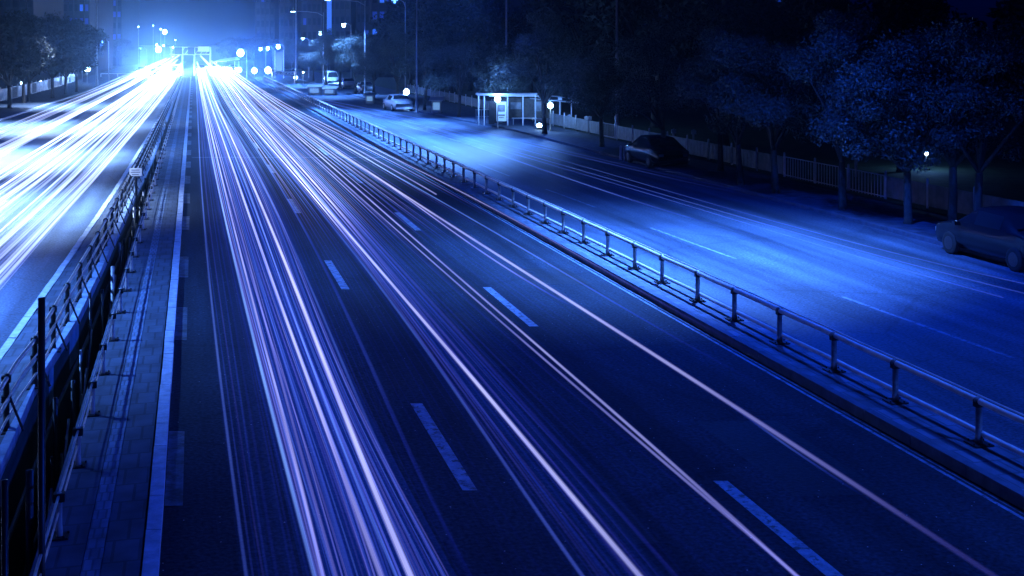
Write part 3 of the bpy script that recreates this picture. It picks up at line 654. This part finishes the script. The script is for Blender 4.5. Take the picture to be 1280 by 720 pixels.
# ------------------------------------------------------------------ street lamps
lamp_n = 0
def street_lamp(loc, h, arm, adir, label, pales=0, deep=0, r=.09, head='lampglow', group='street lamps', aim_off=(0, 0), cone=100, point=0, double=False, lcol=PALE, bloom_r=0):
    """pole with a curved arm and a flat head; adir = arm direction in radians"""
    root = thing('street_lamp', loc, label, 'street lamp', group)
    m = MB(); m.lathe((0, 0, 0), [(r*2.2, 0), (r*2.2, .06), (r*1.5, .09), (r*1.4, .9), (r, 1.0), (r*.6, h)], 10); m.build('pole', M['pole'], root, True)
    for sgn in ((1, -1) if double else (1,)):
        dx, dy = sgn*math.cos(adir), sgn*math.sin(adir)
        m = MB(); m.tube([(0, 0, h-.5), (dx*arm*.2, dy*arm*.2, h-.05), (dx*arm*.6, dy*arm*.6, h+.15), (dx*arm, dy*arm, h+.2)], [r*.6, r*.5, r*.45, r*.4], 8); m.build('arm', M['pole'], root, True)
        m = MB(); m.box((dx*(arm+.3), dy*(arm+.3), h+.22), (.9, .32, .12), math.atan2(dy, dx)); hd = m.build('lamp_head', M['dark_steel'], root)
        m = MB(); m.box((dx*(arm+.35), dy*(arm+.35), h+.13), (.62, .26, .05), math.atan2(dy, dx)); m.build('diffuser', M[head], hd)
        p = (dx*(arm+.35), dy*(arm+.35), h+.05)
        if bloom_r:  # oversized glowing globe added in place of lens bloom round the lamp
            m = MB(); m.lathe((p[0], p[1], h+.1-bloom_r), [(bloom_r*math.sin(t), -bloom_r*math.cos(t)) for t in np.linspace(.05, math.pi-.05, 9)], 12); m.build('bloom_globe', M[head], hd, True)
            p = (p[0], p[1], h+.1-2*bloom_r-.15)
        aim = (p[0]+aim_off[0], p[1]+aim_off[1], 0)
        if pales: add_light('lamp_light', 'SPOT', p, pales, lcol, root, .12, R(cone), 1.0, aim)
        if deep: add_light('added_blue_spill', 'SPOT', p, deep, (0.008, .085, 1), root, .12, R(158), .8, aim)  # extra wide blue light added to the lamp to turn its falloff deep blue
        if point: add_light('lamp_light', 'POINT', p, point, MID, root, .15)
    return root
toroad = math.pi + RZ*0   # arms of right-hand lamps point left, towards the road
street_lamp(W(24.8, 33), 11, 8.6, math.pi, 'tall lamp post just outside the right edge over the bright patch of the side road', 62000, 15000, cone=96, aim_off=(-3.0, 1.5))
street_lamp(W(24.8, 10), 11, 7.4, math.pi, 'added lamp post outside the right edge, lighting the near railing and verge', 3500, 13000, cone=96, aim_off=(-3, 3))  # unseen lamp added to brighten the near railing and verge
q_ = px(633, 153); street_lamp((q_[0], q_[1], 0), 11, 6, math.pi, 'tall lamp post rising behind the bus shelter', 80000, 4000, cone=100, aim_off=(-3.5, -2))
q_ = px(521, 141); street_lamp((q_[0], q_[1], 0), 11, 5, math.pi, 'tall lamp post behind the white parked car', 80000, 4000, cone=100, aim_off=(-3.5, -2))
street_lamp(W(20, 140), 11, 4, math.pi, 'tall lamp post fourth along the side road, at the far bend', 60000, 4000, cone=110)
street_lamp(W(18.6, 172), 10.5, 4, math.pi, 'tall lamp post near the white van at the far end of the side road', 90000, 4000, cone=110)
p7 = px(771, 172); street_lamp((p7[0], p7[1], 0), 11, 8.5, math.pi, 'tall lamp post whose foot is hidden behind the dark kerb trees', 115000, 5000, r=.11, cone=102, aim_off=(-5.5, -5))
for i, (Y, e) in enumerate(((24, 62000), (42, 130000), (62, 135000), (86, 110000), (115, 60000))):  # unseen lamps added beyond the left edge to brighten the left road
    street_lamp(W(k_left(Y)-(13.6 if Y < 80 else 21), Y), 11, 5 if Y < 80 else 12.4, 0, ['nearest', 'second', 'third', 'fourth', 'fifth', 'sixth'][i] + ' added lamp post outside the frame, put in to light the left road', e, 2500, cone=[92, 92, 94, 96, 92][i], lcol=PALE if i == 0 else LEFTC, aim_off=([2.5, 1, 0, 0, 0][i], 0))
p1 = px(121, 108); street_lamp((p1[0], p1[1], 0), 14, 2, 0, 'tallest pale post at the left, in front of the faint tower', r=.16)
def at_px(x, y, Y): return ((x-640)/F*Y, Y, H-(y-HY)*Y/F)
for (x, y, Y, lb, pw, hd) in (
    (494, 1, 118, 'lamp with a blue halo at the top edge right of the window tower', 150, 'lampfaint'),
    (430, 30, 170, 'glowing street lamp beside the bright vertical strip of the towers', 250, 'lampglow'),
    (401, 40, 190, 'glowing street lamp left of the bright vertical strip', 250, 'lampglow'),
    (379, 48, 210, 'small bright lamp on a thin pole between two tower edges', 400, 'lampglow'),
    (348, 56, 215, 'round bright lamp above the dark billboard', 2000, 'lampglow'),
    (335, 59, 230, 'bright lamp second right of the starburst lamp', 2500, 'lampglow'),
    (326, 60, 240, 'bright lamp first right of the starburst lamp', 2500, 'lampglow'),
    (301, 62, 205, 'largest starburst lamp above the right side of the far road', 9000, 'lampglow'),
    (128, 50, 190, 'soft oval lamp beside the tallest pale post at the left', 1500, 'lampfaint'),
    (176, 60, 200, 'lamp on a thin pole left of the white glow', 300, 'lampfaint')):
    q = at_px(x, y, Y); street_lamp((q[0]+1.0, q[1], 0), q[2]-.1, .7, math.pi, lb, point=pw, head=hd, r=.07, bloom_r={301: .6, 348: .36, 335: .28, 326: .28, 430: .24, 401: .26, 128: .2}.get(x, .12))
# small pole lamps and their dots of light
def small_lamp(x, y, Y, r, label, pw=0, head='lampglow', group='small round lamps'):
    q = at_px(x, y, Y); z = max(q[2], .8); root = thing('globe_lamp', (q[0], q[1], 0), label, 'lamp', group)
    m = MB(); m.lathe((0, 0, 0), [(.09, 0), (.05, .1), (.035, z-r)], 8); m.build('pole', M['pole'], root, True)
    m = MB(); m.lathe((0, 0, z), [(r*math.sin(t), -r*math.cos(t)) for t in np.linspace(.05, math.pi-.05, 9)], 12); m.build('globe', M[head], root, True)
    if pw: add_light('lamp_light', 'POINT', (0, 0, z+r+.12), pw, PALE, root, .1)
for a in ((622, 124, 85, .22, 'round lamp glowing over the left canopy of the bus shelter', 700), (688, 132, 83, .2, 'round lamp glowing right of the bus shelter', 500),
          (508, 115, 112, .28, 'round lamp glowing behind the white parked car', 600), (498, 43.5, 150, .1, 'tiny sharp white lamp high beside the window tower', 0),
          (335, 88, 205, .55, 'glowing round lamp low beside the billboard, right one', 3000), (318, 88.5, 215, .5, 'glowing round lamp low beside the billboard, left one', 2500),
          (1158, 225, 57, .09, 'small garden lamp beyond the fence behind the parked car', 130),
          (379, 90.5, 170, .12, 'tiny lamp in front of the dark trees right of the gantry pole', 0),
          (88, 75, 185, .3, 'cluster lamp furthest left above the left fence', 100), (94.5, 79, 190, .14, 'small dot lamp between the cluster lamp and the oval one', 0),
          (103, 79, 190, .16, 'small dot lamp just left of the oval one', 0), (109, 86, 180, .45, 'big oval lamp low at the left beside the pale post', 500),
          (27, 112, 160, .16, 'small lamp seen between the two nearest left trunks', 60), (51, 113, 165, .16, 'small lamp above the left fence panels', 60),
          (198, 62, 330, .8, 'soft bright lamp left of the far gantry, lowest of the cluster', 6000), (206, 40, 330, .6, 'soft bright lamp left of the far gantry, highest broad one', 2500),
          (196, 56, 340, .25, 'small dot lamp in the cluster left of the far gantry, leftmost', 0), (204.5, 57, 340, .25, 'small dot lamp in the cluster left of the far gantry, middle', 0),
          (216, 59, 330, .3, 'small dot lamp in the cluster left of the far gantry, rightmost', 0), (201, 36.5, 330, .2, 'tiny dot lamp on top of the cluster left of the far gantry', 0),
          (219, 50, 330, .2, 'tiny dot lamp above the left end of the far gantry', 0), (173, 33.5, 330, .2, 'tiny faint lamp alone in the sky haze at the left', 0),
          (191.5, 32, 330, .16, 'tiny faint lamp in the sky haze above the cluster', 0),
          (271, 88, 240, .7, 'bright round lamp at road level right of the glow', 4000), (299, 89, 240, .5, 'bright round lamp at road level beside the tent roof', 2500)):
    small_lamp(*a)

# ------------------------------------------------------------------ cars
def car_root(loc, rz, label, paint, group, kind='sedan', lights=False, L=4.6, cat='car', name='parked_car'):
    root = thing(name, loc, label, cat, group, rz)
    if kind == 'sedan':
        st = [(-2.3, .62, .66, .80), (-2.2, .78, .84, .86), (-1.6, .90, .96, .89), (-1.35, .93, 1.02, .9), (-.75, .94, 1.42, .9), (.35, .93, 1.45, .9), (1.05, .92, 1.0, .9), (1.2, .9, .95, .9), (1.9, .8, .84, .87), (2.2, .68, .72, .8), (2.3, .5, .54, .74)]
    else:
        st = [(-2.5, 1.0, 1.9, .88), (-2.4, 1.1, 2.0, .92), (-1, 1.1, 2.05, .93), (.7, 1.1, 2.02, .93), (1.4, 1.08, 1.9, .92), (2.0, 1.0, 1.1, .9), (2.4, .8, .86, .88), (2.55, .6, .64, .8)]
    m = MB(); prev = None
    for (x, zs, zt, w) in st:
        wt = w*.98 if zt - zs < .15 else w*.72
        ring = [(x, -w*.9, .24), (x, -w, .42), (x, -w, zs*.8), (x, -w*.97, zs), (x, -wt, zt), (x, -wt*.4, zt+.03), (x, wt*.4, zt+.03), (x, wt, zt), (x, w*.97, zs), (x, w, zs*.8), (x, w, .42), (x, w*.9, .24)]
        b = len(m.v); m.v += ring
        if prev is not None:
            for i in range(12): m.f.append((prev+i, prev+(i+1) % 12, b+(i+1) % 12, b+i)); m.mi.append(0)
        else: m.f.append(tuple(range(b, b+12))); m.mi.append(0)
        prev = b
    m.f.append(tuple(range(prev, prev+12))[::-1]); m.mi.append(0)
    m.build('body', paint, root, True)
    cab = [s for s in st if s[2]-s[1] > .3]
    for sgn in (-1, 1):
        m = MB()
        for a, b in zip(cab[:-1], cab[1:]):
            def q(s_, t): w = s_[3]; wt = w*.72; return (s_[0], sgn*((w*.97)*(1-t)+wt*t+.012), s_[1]*(1-t)+s_[2]*t)
            m.quad(q(a, .12), q(b, .12), q(b, .86), q(a, .86))
        m.build('side_window', M['glass'], root)
    for (a, b) in ((cab[-1], st[st.index(cab[-1])+1]), (cab[0], st[st.index(cab[0])-1])):
        sx = 1 if b[0] > a[0] else -1; m = MB(); dz = .03
        m.quad((a[0]+sx*.06, -a[3]*.62, a[2]-.04+dz), (a[0]+sx*.06, a[3]*.62, a[2]-.04+dz), (b[0]-sx*.03, b[3]*.84, b[2]+.05+dz), (b[0]-sx*.03, -b[3]*.84, b[2]+.05+dz))
        m.build('windscreen' if sx > 0 else 'rear_window', M['glass'], root)
    for x in (-1.4, 1.4):
        for sgn in (-1, 1):
            m = MB(); m.tube([(x, sgn*.72, .32), (x, sgn*.76, .32), (x, sgn*.915, .32), (x, sgn*.935, .32)], [.27, .32, .32, .27], 18); ty = m.build('wheel', M['rubber'], root, False)
            m = MB(); m.tube([(x, sgn*.9, .32), (x, sgn*.945, .32)], [.2, .19], 14)
            for k in range(5):
                t = k*2*math.pi/5; m.box((x+.1*math.cos(t), sgn*.948, .32+.1*math.sin(t)), (.035, .01, .035))
            m.build('rim', M['rim_dark'] if paint is M['car_dark'] else M['rim'], ty)
    xf = st[-1][0]
    for sgn in (-1, 1):
        m = MB(); m.box((xf-.06, sgn*.58, .58 if kind == 'sedan' else .66), (.16, .3, .13)); m.build('headlight', M['head'] if lights else M['rim'], root)
        m = MB(); m.box((st[0][0]+.03, sgn*.62, .68), (.1, .24, .12)); m.build('tail_light', M['rim'], root)
        m = MB(); m.box((.95, sgn*1.0, .95), (.12, .18, .11)); m.build('wing_mirror', paint, root)
    return root
dirf = math.atan2(1, SL)                     # heading away along the road
pc = 'cars parked along the side road'
car_root(W(22.55, 33.2), dirf, 'dark parked car half in shadow at the right edge, light catching its wheel', M['car_dark'], pc)
car_root(W(22.9, 59.5), dirf, 'dark parked car in tree shade with one gleaming lamp, left of the kerb trees', M['car_dark'], pc)
car_root(W(21.7, 45.5), dirf, 'black parked car barely visible under the thick-trunked tree', M['car_dark'], pc) if False else None
car_root(px(497, 138), dirf+.1, 'white car parked at the kerb left of the lamp post', M['car_white'], pc)
q = px(674, 164); t = thing('ground_lamp', (q[0], q[1], .12), 'squat bright lamp on the footway right of the bus shelter', 'lamp')
m = MB(); m.lathe((0, 0, 0), [(.2, 0), (.2, .12), (.12, .16)], 12); m.build('housing', M['dark_steel'], t, True)
m = MB(); m.lathe((0, 0, .17), [(.16, 0), (.2, .1), (.14, .22), (.03, .26)], 12); m.build('glass_dome', M['lampglow'], t, True)
car_root(W(20.2, 176), dirf+math.pi, 'white van at the far end of the side road below the gantry', M['car_white'], pc, kind='van', cat='van', name='parked_van')
car_root(W(20.6, 160), dirf+math.pi, 'white car behind the van at the far end of the side road', M['car_white'], pc)
car_root(W(20.9, 146), dirf+math.pi, 'white car nearest the lit forecourt at the far bend', M['car_white'], pc)
def headbeam(c, sgn, p):
    o = add_light('headlamp_beam', 'SPOT', (2.62, sgn*.6, .75), p, HEADC, c, .12, R(95), 1.0); o.rotation_euler = (R(86), 0, R(-90))
fc = 'cars with headlights on at the far end of the left road'
for i, (d, Y) in enumerate(((1.6, 232), (4.8, 226), (8.0, 240), (1.6, 252), (4.8, 262), (8.0, 275))):
    c = car_root(W(k_left(Y)-d, Y), dirf+math.pi, ['inner-lane', 'middle-lane', 'outer-lane'][i % 3] + (' front' if i < 3 else ' second') + ' car of the queue dissolving into the white glow of its headlights', M['car_white'], fc, lights=True, name='oncoming_car')
    for sgn in (-1, 1): headbeam(c, sgn, 10000)
for i, (u, Y) in enumerate(((1.6, 262), (5.3, 250), (8.8, 268))):
    c = car_root(W(u, Y), dirf+math.pi, ['inner-lane', 'middle-lane', 'outer-lane'][i] + ' car at the far end of the middle road inside the white glow', M['car_white'], 'cars at the far end of the middle road', lights=True, name='oncoming_car')
    for sgn in (-1, 1): headbeam(c, sgn, 10000)

# ------------------------------------------------------------------ fences
def panel_fence(name, label, uf, y0, y1, step, h, z0, mt, thick=.03, solid=lambda i: True, every=1):
    uf = fn(uf); root = thing(name, W(uf(y0), y0, z0), label, 'fence'); L0 = np.array(root.location); i = 0; y = y0
    while y < y1:
        a, b = y, y+step
        pa = np.array(W(uf(a), a, z0))-L0; pb = np.array(W(uf(b), b, z0))-L0
        m = MB(); m.lathe(tuple(pa), [(.045, 0), (.045, h+.1), (.02, h+.13)], 8); m.build('post', M['rail'], root, True)
        m = MB(); c = (pa+pb)/2; L_ = np.linalg.norm(pb-pa)-.12; an = math.atan2(*(pb-pa)[1::-1])
        if solid(i):
            m.box((c[0], c[1], h*.52), (L_, thick, h*.8), an)
            for t in np.linspace(-.45, .45, 7): m.box((c[0]+(pb-pa)[0]*t, c[1]+(pb-pa)[1]*t, h*.52), (.03, thick+.02, h*.82), an)
        else:
            for t in np.linspace(-.46, .46, 12): m.box((c[0]+(pb-pa)[0]*t, c[1]+(pb-pa)[1]*t, h*.5), (.022, .022, h*.9), an)
            m.box((c[0], c[1], h*.93), (L_, .035, .035), an); m.box((c[0], c[1], h*.12), (L_, .035, .035), an)
        m.build('panel', mt if solid(i) else M['rail'], root)
        y += step; i += 1
    return root
panel_fence('fence', 'low pale panel fence behind the kerb trees along the right footway', lambda Y: 26.5 + .2*math.sin(Y*.05), 28, 150, 2.6, 1.0, 0, M['mesh_panel'], solid=lambda i: i % 7 not in (0, 1, 2) if i < 14 else i % 9 != 0)
panel_fence('fence', 'pale panel fence behind the trunks left of the left road', lambda Y: left_edge(Y)-5.5, 90, 190, 3.2, 1.5, 0, M['mesh_panel'], solid=lambda i: i % 4 != 0)
# low barrier bar across the far left
b = thing('barrier', px(127, 97), 'thin pale horizontal barrier at the far left foot of the tallest post', 'barrier'); bl = np.array(b.location)
m = MB(); q1 = np.array(at_px(126, 92, bl[1])); q2 = np.array(at_px(168, 92, bl[1])); m.tube([q1-bl, q2-bl], .09, 6); m.build('bar', M['rail'], b)
for t in (0, .5, 1): m = MB(); p = q1*(1-t)+q2*t-bl; m.tube([(p[0], p[1], 0), tuple(p)], .08, 6); m.build('post', M['rail'], b)

# ------------------------------------------------------------------ bus shelter and kiosk
sx, sy, _ = px(652, 159); bs = thing('bus_shelter', (sx, sy, .12), 'bus shelter with flat lit canopy, thin posts and a lightbox panel beside the side road', 'bus shelter')
k = sy/F
def bx(x, y): return (x-652)*k, (159-y)*k        # pixel offsets to metres at that distance
m = MB(); m.box((-3.6*.3, .6, 2.28), (4.6*.62+1.6, 1.9, .1)); m.box((-3.6*.3, .6, 2.2), (4.2, 1.7, .06)); m.build('roof', M['pole'], bs)
m = MB(); m.tube([(1.2, .5, 2.0), (1.9, .5, 2.15), (3.2, .5, 2.0), (4.4, .5, 1.7)], [.04, .05, .05, .03], 8)
m.hexa([(.6, -.4, 1.95), (4.2, -.4, 1.6), (4.2, 1.6, 1.6), (.6, 1.6, 1.95), (.6, -.4, 2.0), (4.2, -.4, 1.66), (4.2, 1.6, 1.66), (.6, 1.6, 2.0)]); m.build('side_canopy', M['pole'], bs)
for x in (-3.1, -2.7, -1.0, .1, 1.0, 2.1, 3.6): m = MB(); m.tube([(x, .1, 0), (x, .1, 2.2 if x < 1.2 else 1.8)], .045, 8); m.build('post', M['rail'], bs)
m = MB(); m.box((-1.55, .05, 1.0), (.9, .12, 1.65)); pf = m.build('lightbox_frame', M['dark_steel'], bs)
m = MB(); m.box((-1.45, -.03, 1.02), (.72, .04, 1.4)); m.build('lightbox_panel', M['lightbox'], pf)
m = MB(); m.box((-2.15, .1, .95), (.42, .5, 1.7)); m.build('dark_cabinet', M['dark_steel'], bs)
m = MB(); m.box((.2, .5, .5), (1.8, .4, .06)); [m.box((x, .5, .24), (.06, .3, .46)) for x in (-.6, 1.0)]; m.build('bench', M['steel'], bs)
m = MB(); m.box((.2, 1.45, 1.2), (3.6, .03, 1.5)); m.build('back_panel', M['bark'], bs)
m = MB(); m.box((-1.45, -.055, 1.25), (.5, .01, .5)); m.box((-1.45, -.055, .75), (.5, .01, .1)); m.box((-1.45, -.055, .58), (.36, .01, .06)); m.build('poster_picture', M['post'], pf)
m = MB(); m.box((1.2, 1.42, 1.3), (.5, .02, .7)); m.box((-.4, 1.42, 1.35), (.8, .02, .5)); m.build('notice', M['mesh_panel'], bs)
m = MB(); m.box((-.55, .1, 2.12), (3.6, .08, .05)); m.build('light_strip', M['lightbox'], bs)
add_light('canopy_light', 'POINT', (.9, .3, 1.75), 45, PALE, bs, .2)
qa = px(612, 156); rs = thing('barrier_rack', (qa[0], qa[1], .12), 'cluster of pale upright rails left of the bus shelter', 'barrier')
m = MB(); [m.tube([(x*.2-1, 0, 0), (x*.2-1, 0, 1.0)], .025, 6) for x in range(11)]; m.box((0, 0, 1.0), (2.1, .04, .05)); m.box((0, 0, .5), (2.1, .03, .03)); m.build('bars', M['rail'], rs)
for i, (x, y) in enumerate(((776, 200), (781, 201))):
    q = px(x, y); t = thing('bollard', (q[0], q[1], 0), ['left', 'right'][i] + ' one of two small pale bollards at the shaded kerb', 'bollard', 'bollards at the kerb')
    m = MB(); m.lathe((0, 0, 0), [(.09, 0), (.07, .05), (.06, .62), (.07, .64), (.05, .74)], 10); m.build('post', M['white'], t, True)
for i, (x, yt, yb) in enumerate(((700, 121, 158), (712, 143, 158), (733, 145, 162), (737, 145, 163), (867, 162, 178), (842, 161, 176), (1070, 190, 222))):
    q = px(x, yb); hh = (yb-yt)*q[1]/F; t = thing('sign_post', (q[0], q[1], 0), ['tall pale pole with brackets right of the bus shelter', 'short thin pole right of the bracket pole', 'left one of two close poles before the fence', 'right one of two close poles before the fence',
         'pale pole with a small top left of the thick-trunked tree', 'thick pale stub beside the lone kerb tree', 'thin bright pole behind the forked tree'][i], 'post', 'posts along the footway')
    m = MB(); m.tube([(0, 0, 0), (0, 0, hh)], .06, 8); m.build('pole', M['rail'], t, True)
    m = MB(); m.box((0, -.05, hh-.15), (.3, .05, .24)); m.build('plate', M['sign'], t)

# ------------------------------------------------------------------ gantries, billboard, tent
def gantry(x0, x1, ytop, ybot, Y, label, legs, panels):
    root = thing('sign_gantry', at_px(x0, 85, Y)[:2] + (0,), label, 'gantry'); L0 = np.array(root.location)
    q0 = np.array(at_px(x0, ytop, Y))-L0; q1 = np.array(at_px(x1, ytop, Y))-L0; zb = at_px(x0, ybot, Y)[2]
    m = MB(); m.tube([q0, q1], .12, 6); m.tube([(q0[0], q0[1], zb), (q1[0], q1[1], zb)], .12, 6)
    n_ = 8
    for i in range(n_): t = i/n_; t2 = (i+1)/n_; a = q0*(1-t)+q1*t; b2 = q0*(1-t2)+q1*t2; m.tube([(a[0], a[1], zb), tuple(b2)], .06, 6)
    m.build('truss', M['steel'], root)
    for x in legs: m = MB(); p = np.array(at_px(x, ytop, Y))-L0; m.tube([(p[0], p[1], 0), tuple(p)], .16, 8); m.build('leg', M['steel'], root)
    for (xa, xb, ya, yb, mt) in panels:
        a = np.array(at_px(xa, ya, Y))-L0; b2 = np.array(at_px(xb, yb, Y))-L0
        m = MB(); m.box(((a[0]+b2[0])/2, a[1]-.3, (a[2]+b2[2])/2), (b2[0]-a[0], .15, a[2]-b2[2])); m.build('sign_panel', M[mt], root)
    return root
gantry(212, 263, 59, 68, 225, 'wide gantry over the far road with one bright white panel at its right end', (214, 228, 243, 263), [(248, 262, 58, 64.5, 'lightbox'), (219, 228, 59, 68, 'tower'), (235.5, 243.5, 59, 68, 'tower')])
gantry(340, 369, 90, 93, 185, 'low pale cross beam reaching left from the tall thin pole', (341, 369), [])
q = at_px(370, 102, 186); t = thing('mast', (q[0], q[1], 0), 'tall thin pole with a white lamp at its foot beside the dark trees', 'mast')
m = MB(); m.lathe((0, 0, 0), [(.2, 0), (.14, 1), (.09, 13)], 8); m.build('pole', M['pole'], t, True)
m = MB(); m.lathe((0, -.3, .5), [(.05, 0), (.3, .2), (.3, .4), (.05, .6)], 10); m.build('foot_lamp', M['lampglow'], t, True)
q = at_px(349, 92, 210); t = thing('billboard', (q[0], q[1], 0), 'dark upright billboard with pale edge posts under a round lamp', 'billboard')
m = MB(); m.box((0, 0, 2.8), (1.15, .3, 3.6)); m.build('board', M['frame'], t)
for sx_ in (-.75, .75): m = MB(); m.tube([(sx_, 0, 0), (sx_, 0, 4.9)], .07, 8); m.build('post', M['rail'], t)
q = at_px(282, 80, 235); t = thing('tent_roof', (q[0], q[1], 0), 'pale pitched canopy roof right of the glow', 'canopy')
m = MB(); w_, d_ = 2.4, 2
m.hexa([(-w_, -d_, 2.4), (w_, -d_, 2.9), (w_, d_, 2.9), (-w_, d_, 2.4), (-w_*.4, -d_*.4, 3.0), (w_*.9, -d_*.4, 3.5), (w_*.9, d_*.4, 3.5), (-w_*.4, d_*.4, 3.0)]); m.build('roof', M['white'], t)
for sx_ in (-1, 1):
    for sy_ in (-1, 1): m = MB(); m.tube([(sx_*w_*.92, sy_*d_*.9, 0), (sx_*w_*.92, sy_*d_*.9, 2.6)], .08, 6); m.build('leg', M['rail'], t)
# forecourt wall panel, lit, behind the trees
for i, (x0, x1, yt, yb) in enumerate(((386, 402, 106, 117), (405, 420, 108, 117), (458, 468, 116, 127), (540, 552, 122, 140))):
    q = px((x0+x1)/2, yb+2); t = thing('kiosk', (q[0], q[1], 0), ['lit low kiosk at the far bend, left one', 'lit low kiosk at the far bend, right one', 'small pale kiosk left of the white parked car', 'pale kiosk with a slanting awning between two kerb trunks'][i], 'kiosk', 'kiosks behind the kerb trees')
    w_ = (x1-x0)*q[1]/F; h_ = (yb-yt)*q[1]/F
    m = MB(); m.box((0, 0, h_/2), (w_, 1.4, h_)); m.build('wall', M['white'], t)
    m = MB(); m.hexa([(-w_/2-.2, -1.2, h_-.1), (w_/2+.2, -1.2, h_-.1), (w_/2+.2, .8, h_+.1), (-w_/2-.2, .8, h_+.1), (-w_/2-.2, -1.2, h_-.04), (w_/2+.2, -1.2, h_-.04), (w_/2+.2, .8, h_+.2), (-w_/2-.2, .8, h_+.2)]); m.build('awning', M['steel'], t)
    m = MB(); m.box((0, -.72, h_*.55), (w_*.7, .05, h_*.5)); m.build('counter_window', M['lightbox'], t)

# ------------------------------------------------------------------ towers
def tower(x0, x1, Y, hgt, label, cols, lit, mt='tower', wm=('win',), strips=(), fl=3.1, seed=0, maxw=96, depth=16):
    xa = (x0-640)/F*Y; xb = (x1-640)/F*Y; root = thing('tower_block', ((xa+xb)/2, Y+depth/2, 0), label, 'tower block', 'tower blocks in the haze'); w_ = xb-xa
    m = MB(); m.box((0, 0, hgt/2), (w_, depth, hgt))
    nf = int(hgt/fl)
    for i in range(nf): m.box((0, -depth/2-.15, i*fl+fl), (w_+.1, .3, .25))
    for c in range(cols+1): m.box((-w_/2+w_*c/cols, -depth/2-.2, hgt/2), (.28, .5, hgt-.2))
    m.build('wall', M[mt], root)
    m = MB(); m.box((0, 0, hgt+.6), (w_*.5, depth*.5, 1.2)); m.build('roof_plant', M[mt], root)
    rg = random.Random(seed); cells = [(i, c) for i in range(1, nf) for c in range(cols)]; rg.shuffle(cells); cnt = 0
    cells.sort(key=lambda a: a[0])
    for i, c in cells:
        if i*fl > 26 and cnt > maxw*.8: break
        if cnt >= maxw: break
        islit = rg.random() < lit; ww = w_/cols*.62; cx = -w_/2 + w_*(c+.5)/cols; m = MB()
        m.box((cx, -depth/2-.03, i*fl+1.75), (ww, .1, 1.5)); m.m = 0
        f = m.build('window', M[rg.choice(wm)] if islit else M['glass'], root); cnt += 1
    for (sx_, sw, z0, z1) in strips:
        m = MB(); m.box(((sx_-640)/F*Y-(xa+xb)/2, -depth/2-.5, (z0+z1)/2), (sw, .6, z1-z0)); m.build('light_strip', M['win'], root)
    return root
tower(-40, 42, 240, 62, 'dark wide tower block at the left edge with few lit windows', 9, .12, wm=('win_dim',), seed=1)
tower(52, 112, 270, 70, 'tower block at the left with rows of faint lit windows', 9, .5, wm=('win_dim', 'win_dim', 'win'), seed=2)
tower(122, 152, 330, 58, 'hazy tower block behind the tallest pale post', 5, .4, wm=('win_dim',), seed=3)
tower(320, 343, 300, 66, 'narrow hazy tower block directly right of the open sky', 4, .1, wm=('win_dim',), seed=4)
tower(350, 372, 285, 72, 'hazy tower block second right of the open sky', 4, .1, wm=('win_dim',), seed=5)
tower(378, 402, 270, 66, 'dark tower block just left of the bright vertical strip', 4, .1, wm=('win_dim',), seed=6)
tower(405, 438, 255, 78, 'dark tower block bearing the bright vertical strip of light', 5, .1, wm=('win_dim',), strips=((412, .9, 8, 60),), seed=7)
tower(446, 462, 235, 52, 'narrow dark tower block between the strip tower and the lit windows', 3, .1, wm=('win_dim',), seed=8)
tower(464, 500, 215, 60, 'tower block with two columns of glowing blue balcony windows', 4, .85, wm=('win', 'win', 'win_dim'), seed=9)
tower(506, 560, 200, 36, 'lightless wide block behind the trees right of the window tower', 6, .04, wm=('win_dim',), seed=10)
tower(600, 760, 190, 34, 'long dark block hidden behind the tall trees in the centre', 12, .03, wm=('win_dim',), seed=11)
tower(960, 1040, 210, 30, 'dark low block behind the leafy trees at the right', 8, .05, wm=('win_dim',), seed=12)

# ------------------------------------------------------------------ haze: one closed box round everything
hz = MB(); hz.box((0, 160, 47.5), (700, 760, 107)); ho = hz.build('haze', M['glass']); ho.data.materials.clear()
hm = bpy.data.materials.new('haze'); hm.use_nodes = True; n = hm.node_tree; n.nodes.clear()
pv = n.nodes.new('ShaderNodeVolumePrincipled'); pv.inputs['Color'].default_value = (.5, .72, 1, 1); pv.inputs['Density'].default_value = .0006; pv.inputs['Anisotropy'].default_value = .945
out = n.nodes.new('ShaderNodeOutputMaterial'); n.links.new(pv.outputs[0], out.inputs['Volume']); ho.data.materials.append(hm)
tag(ho, kind='stuff')
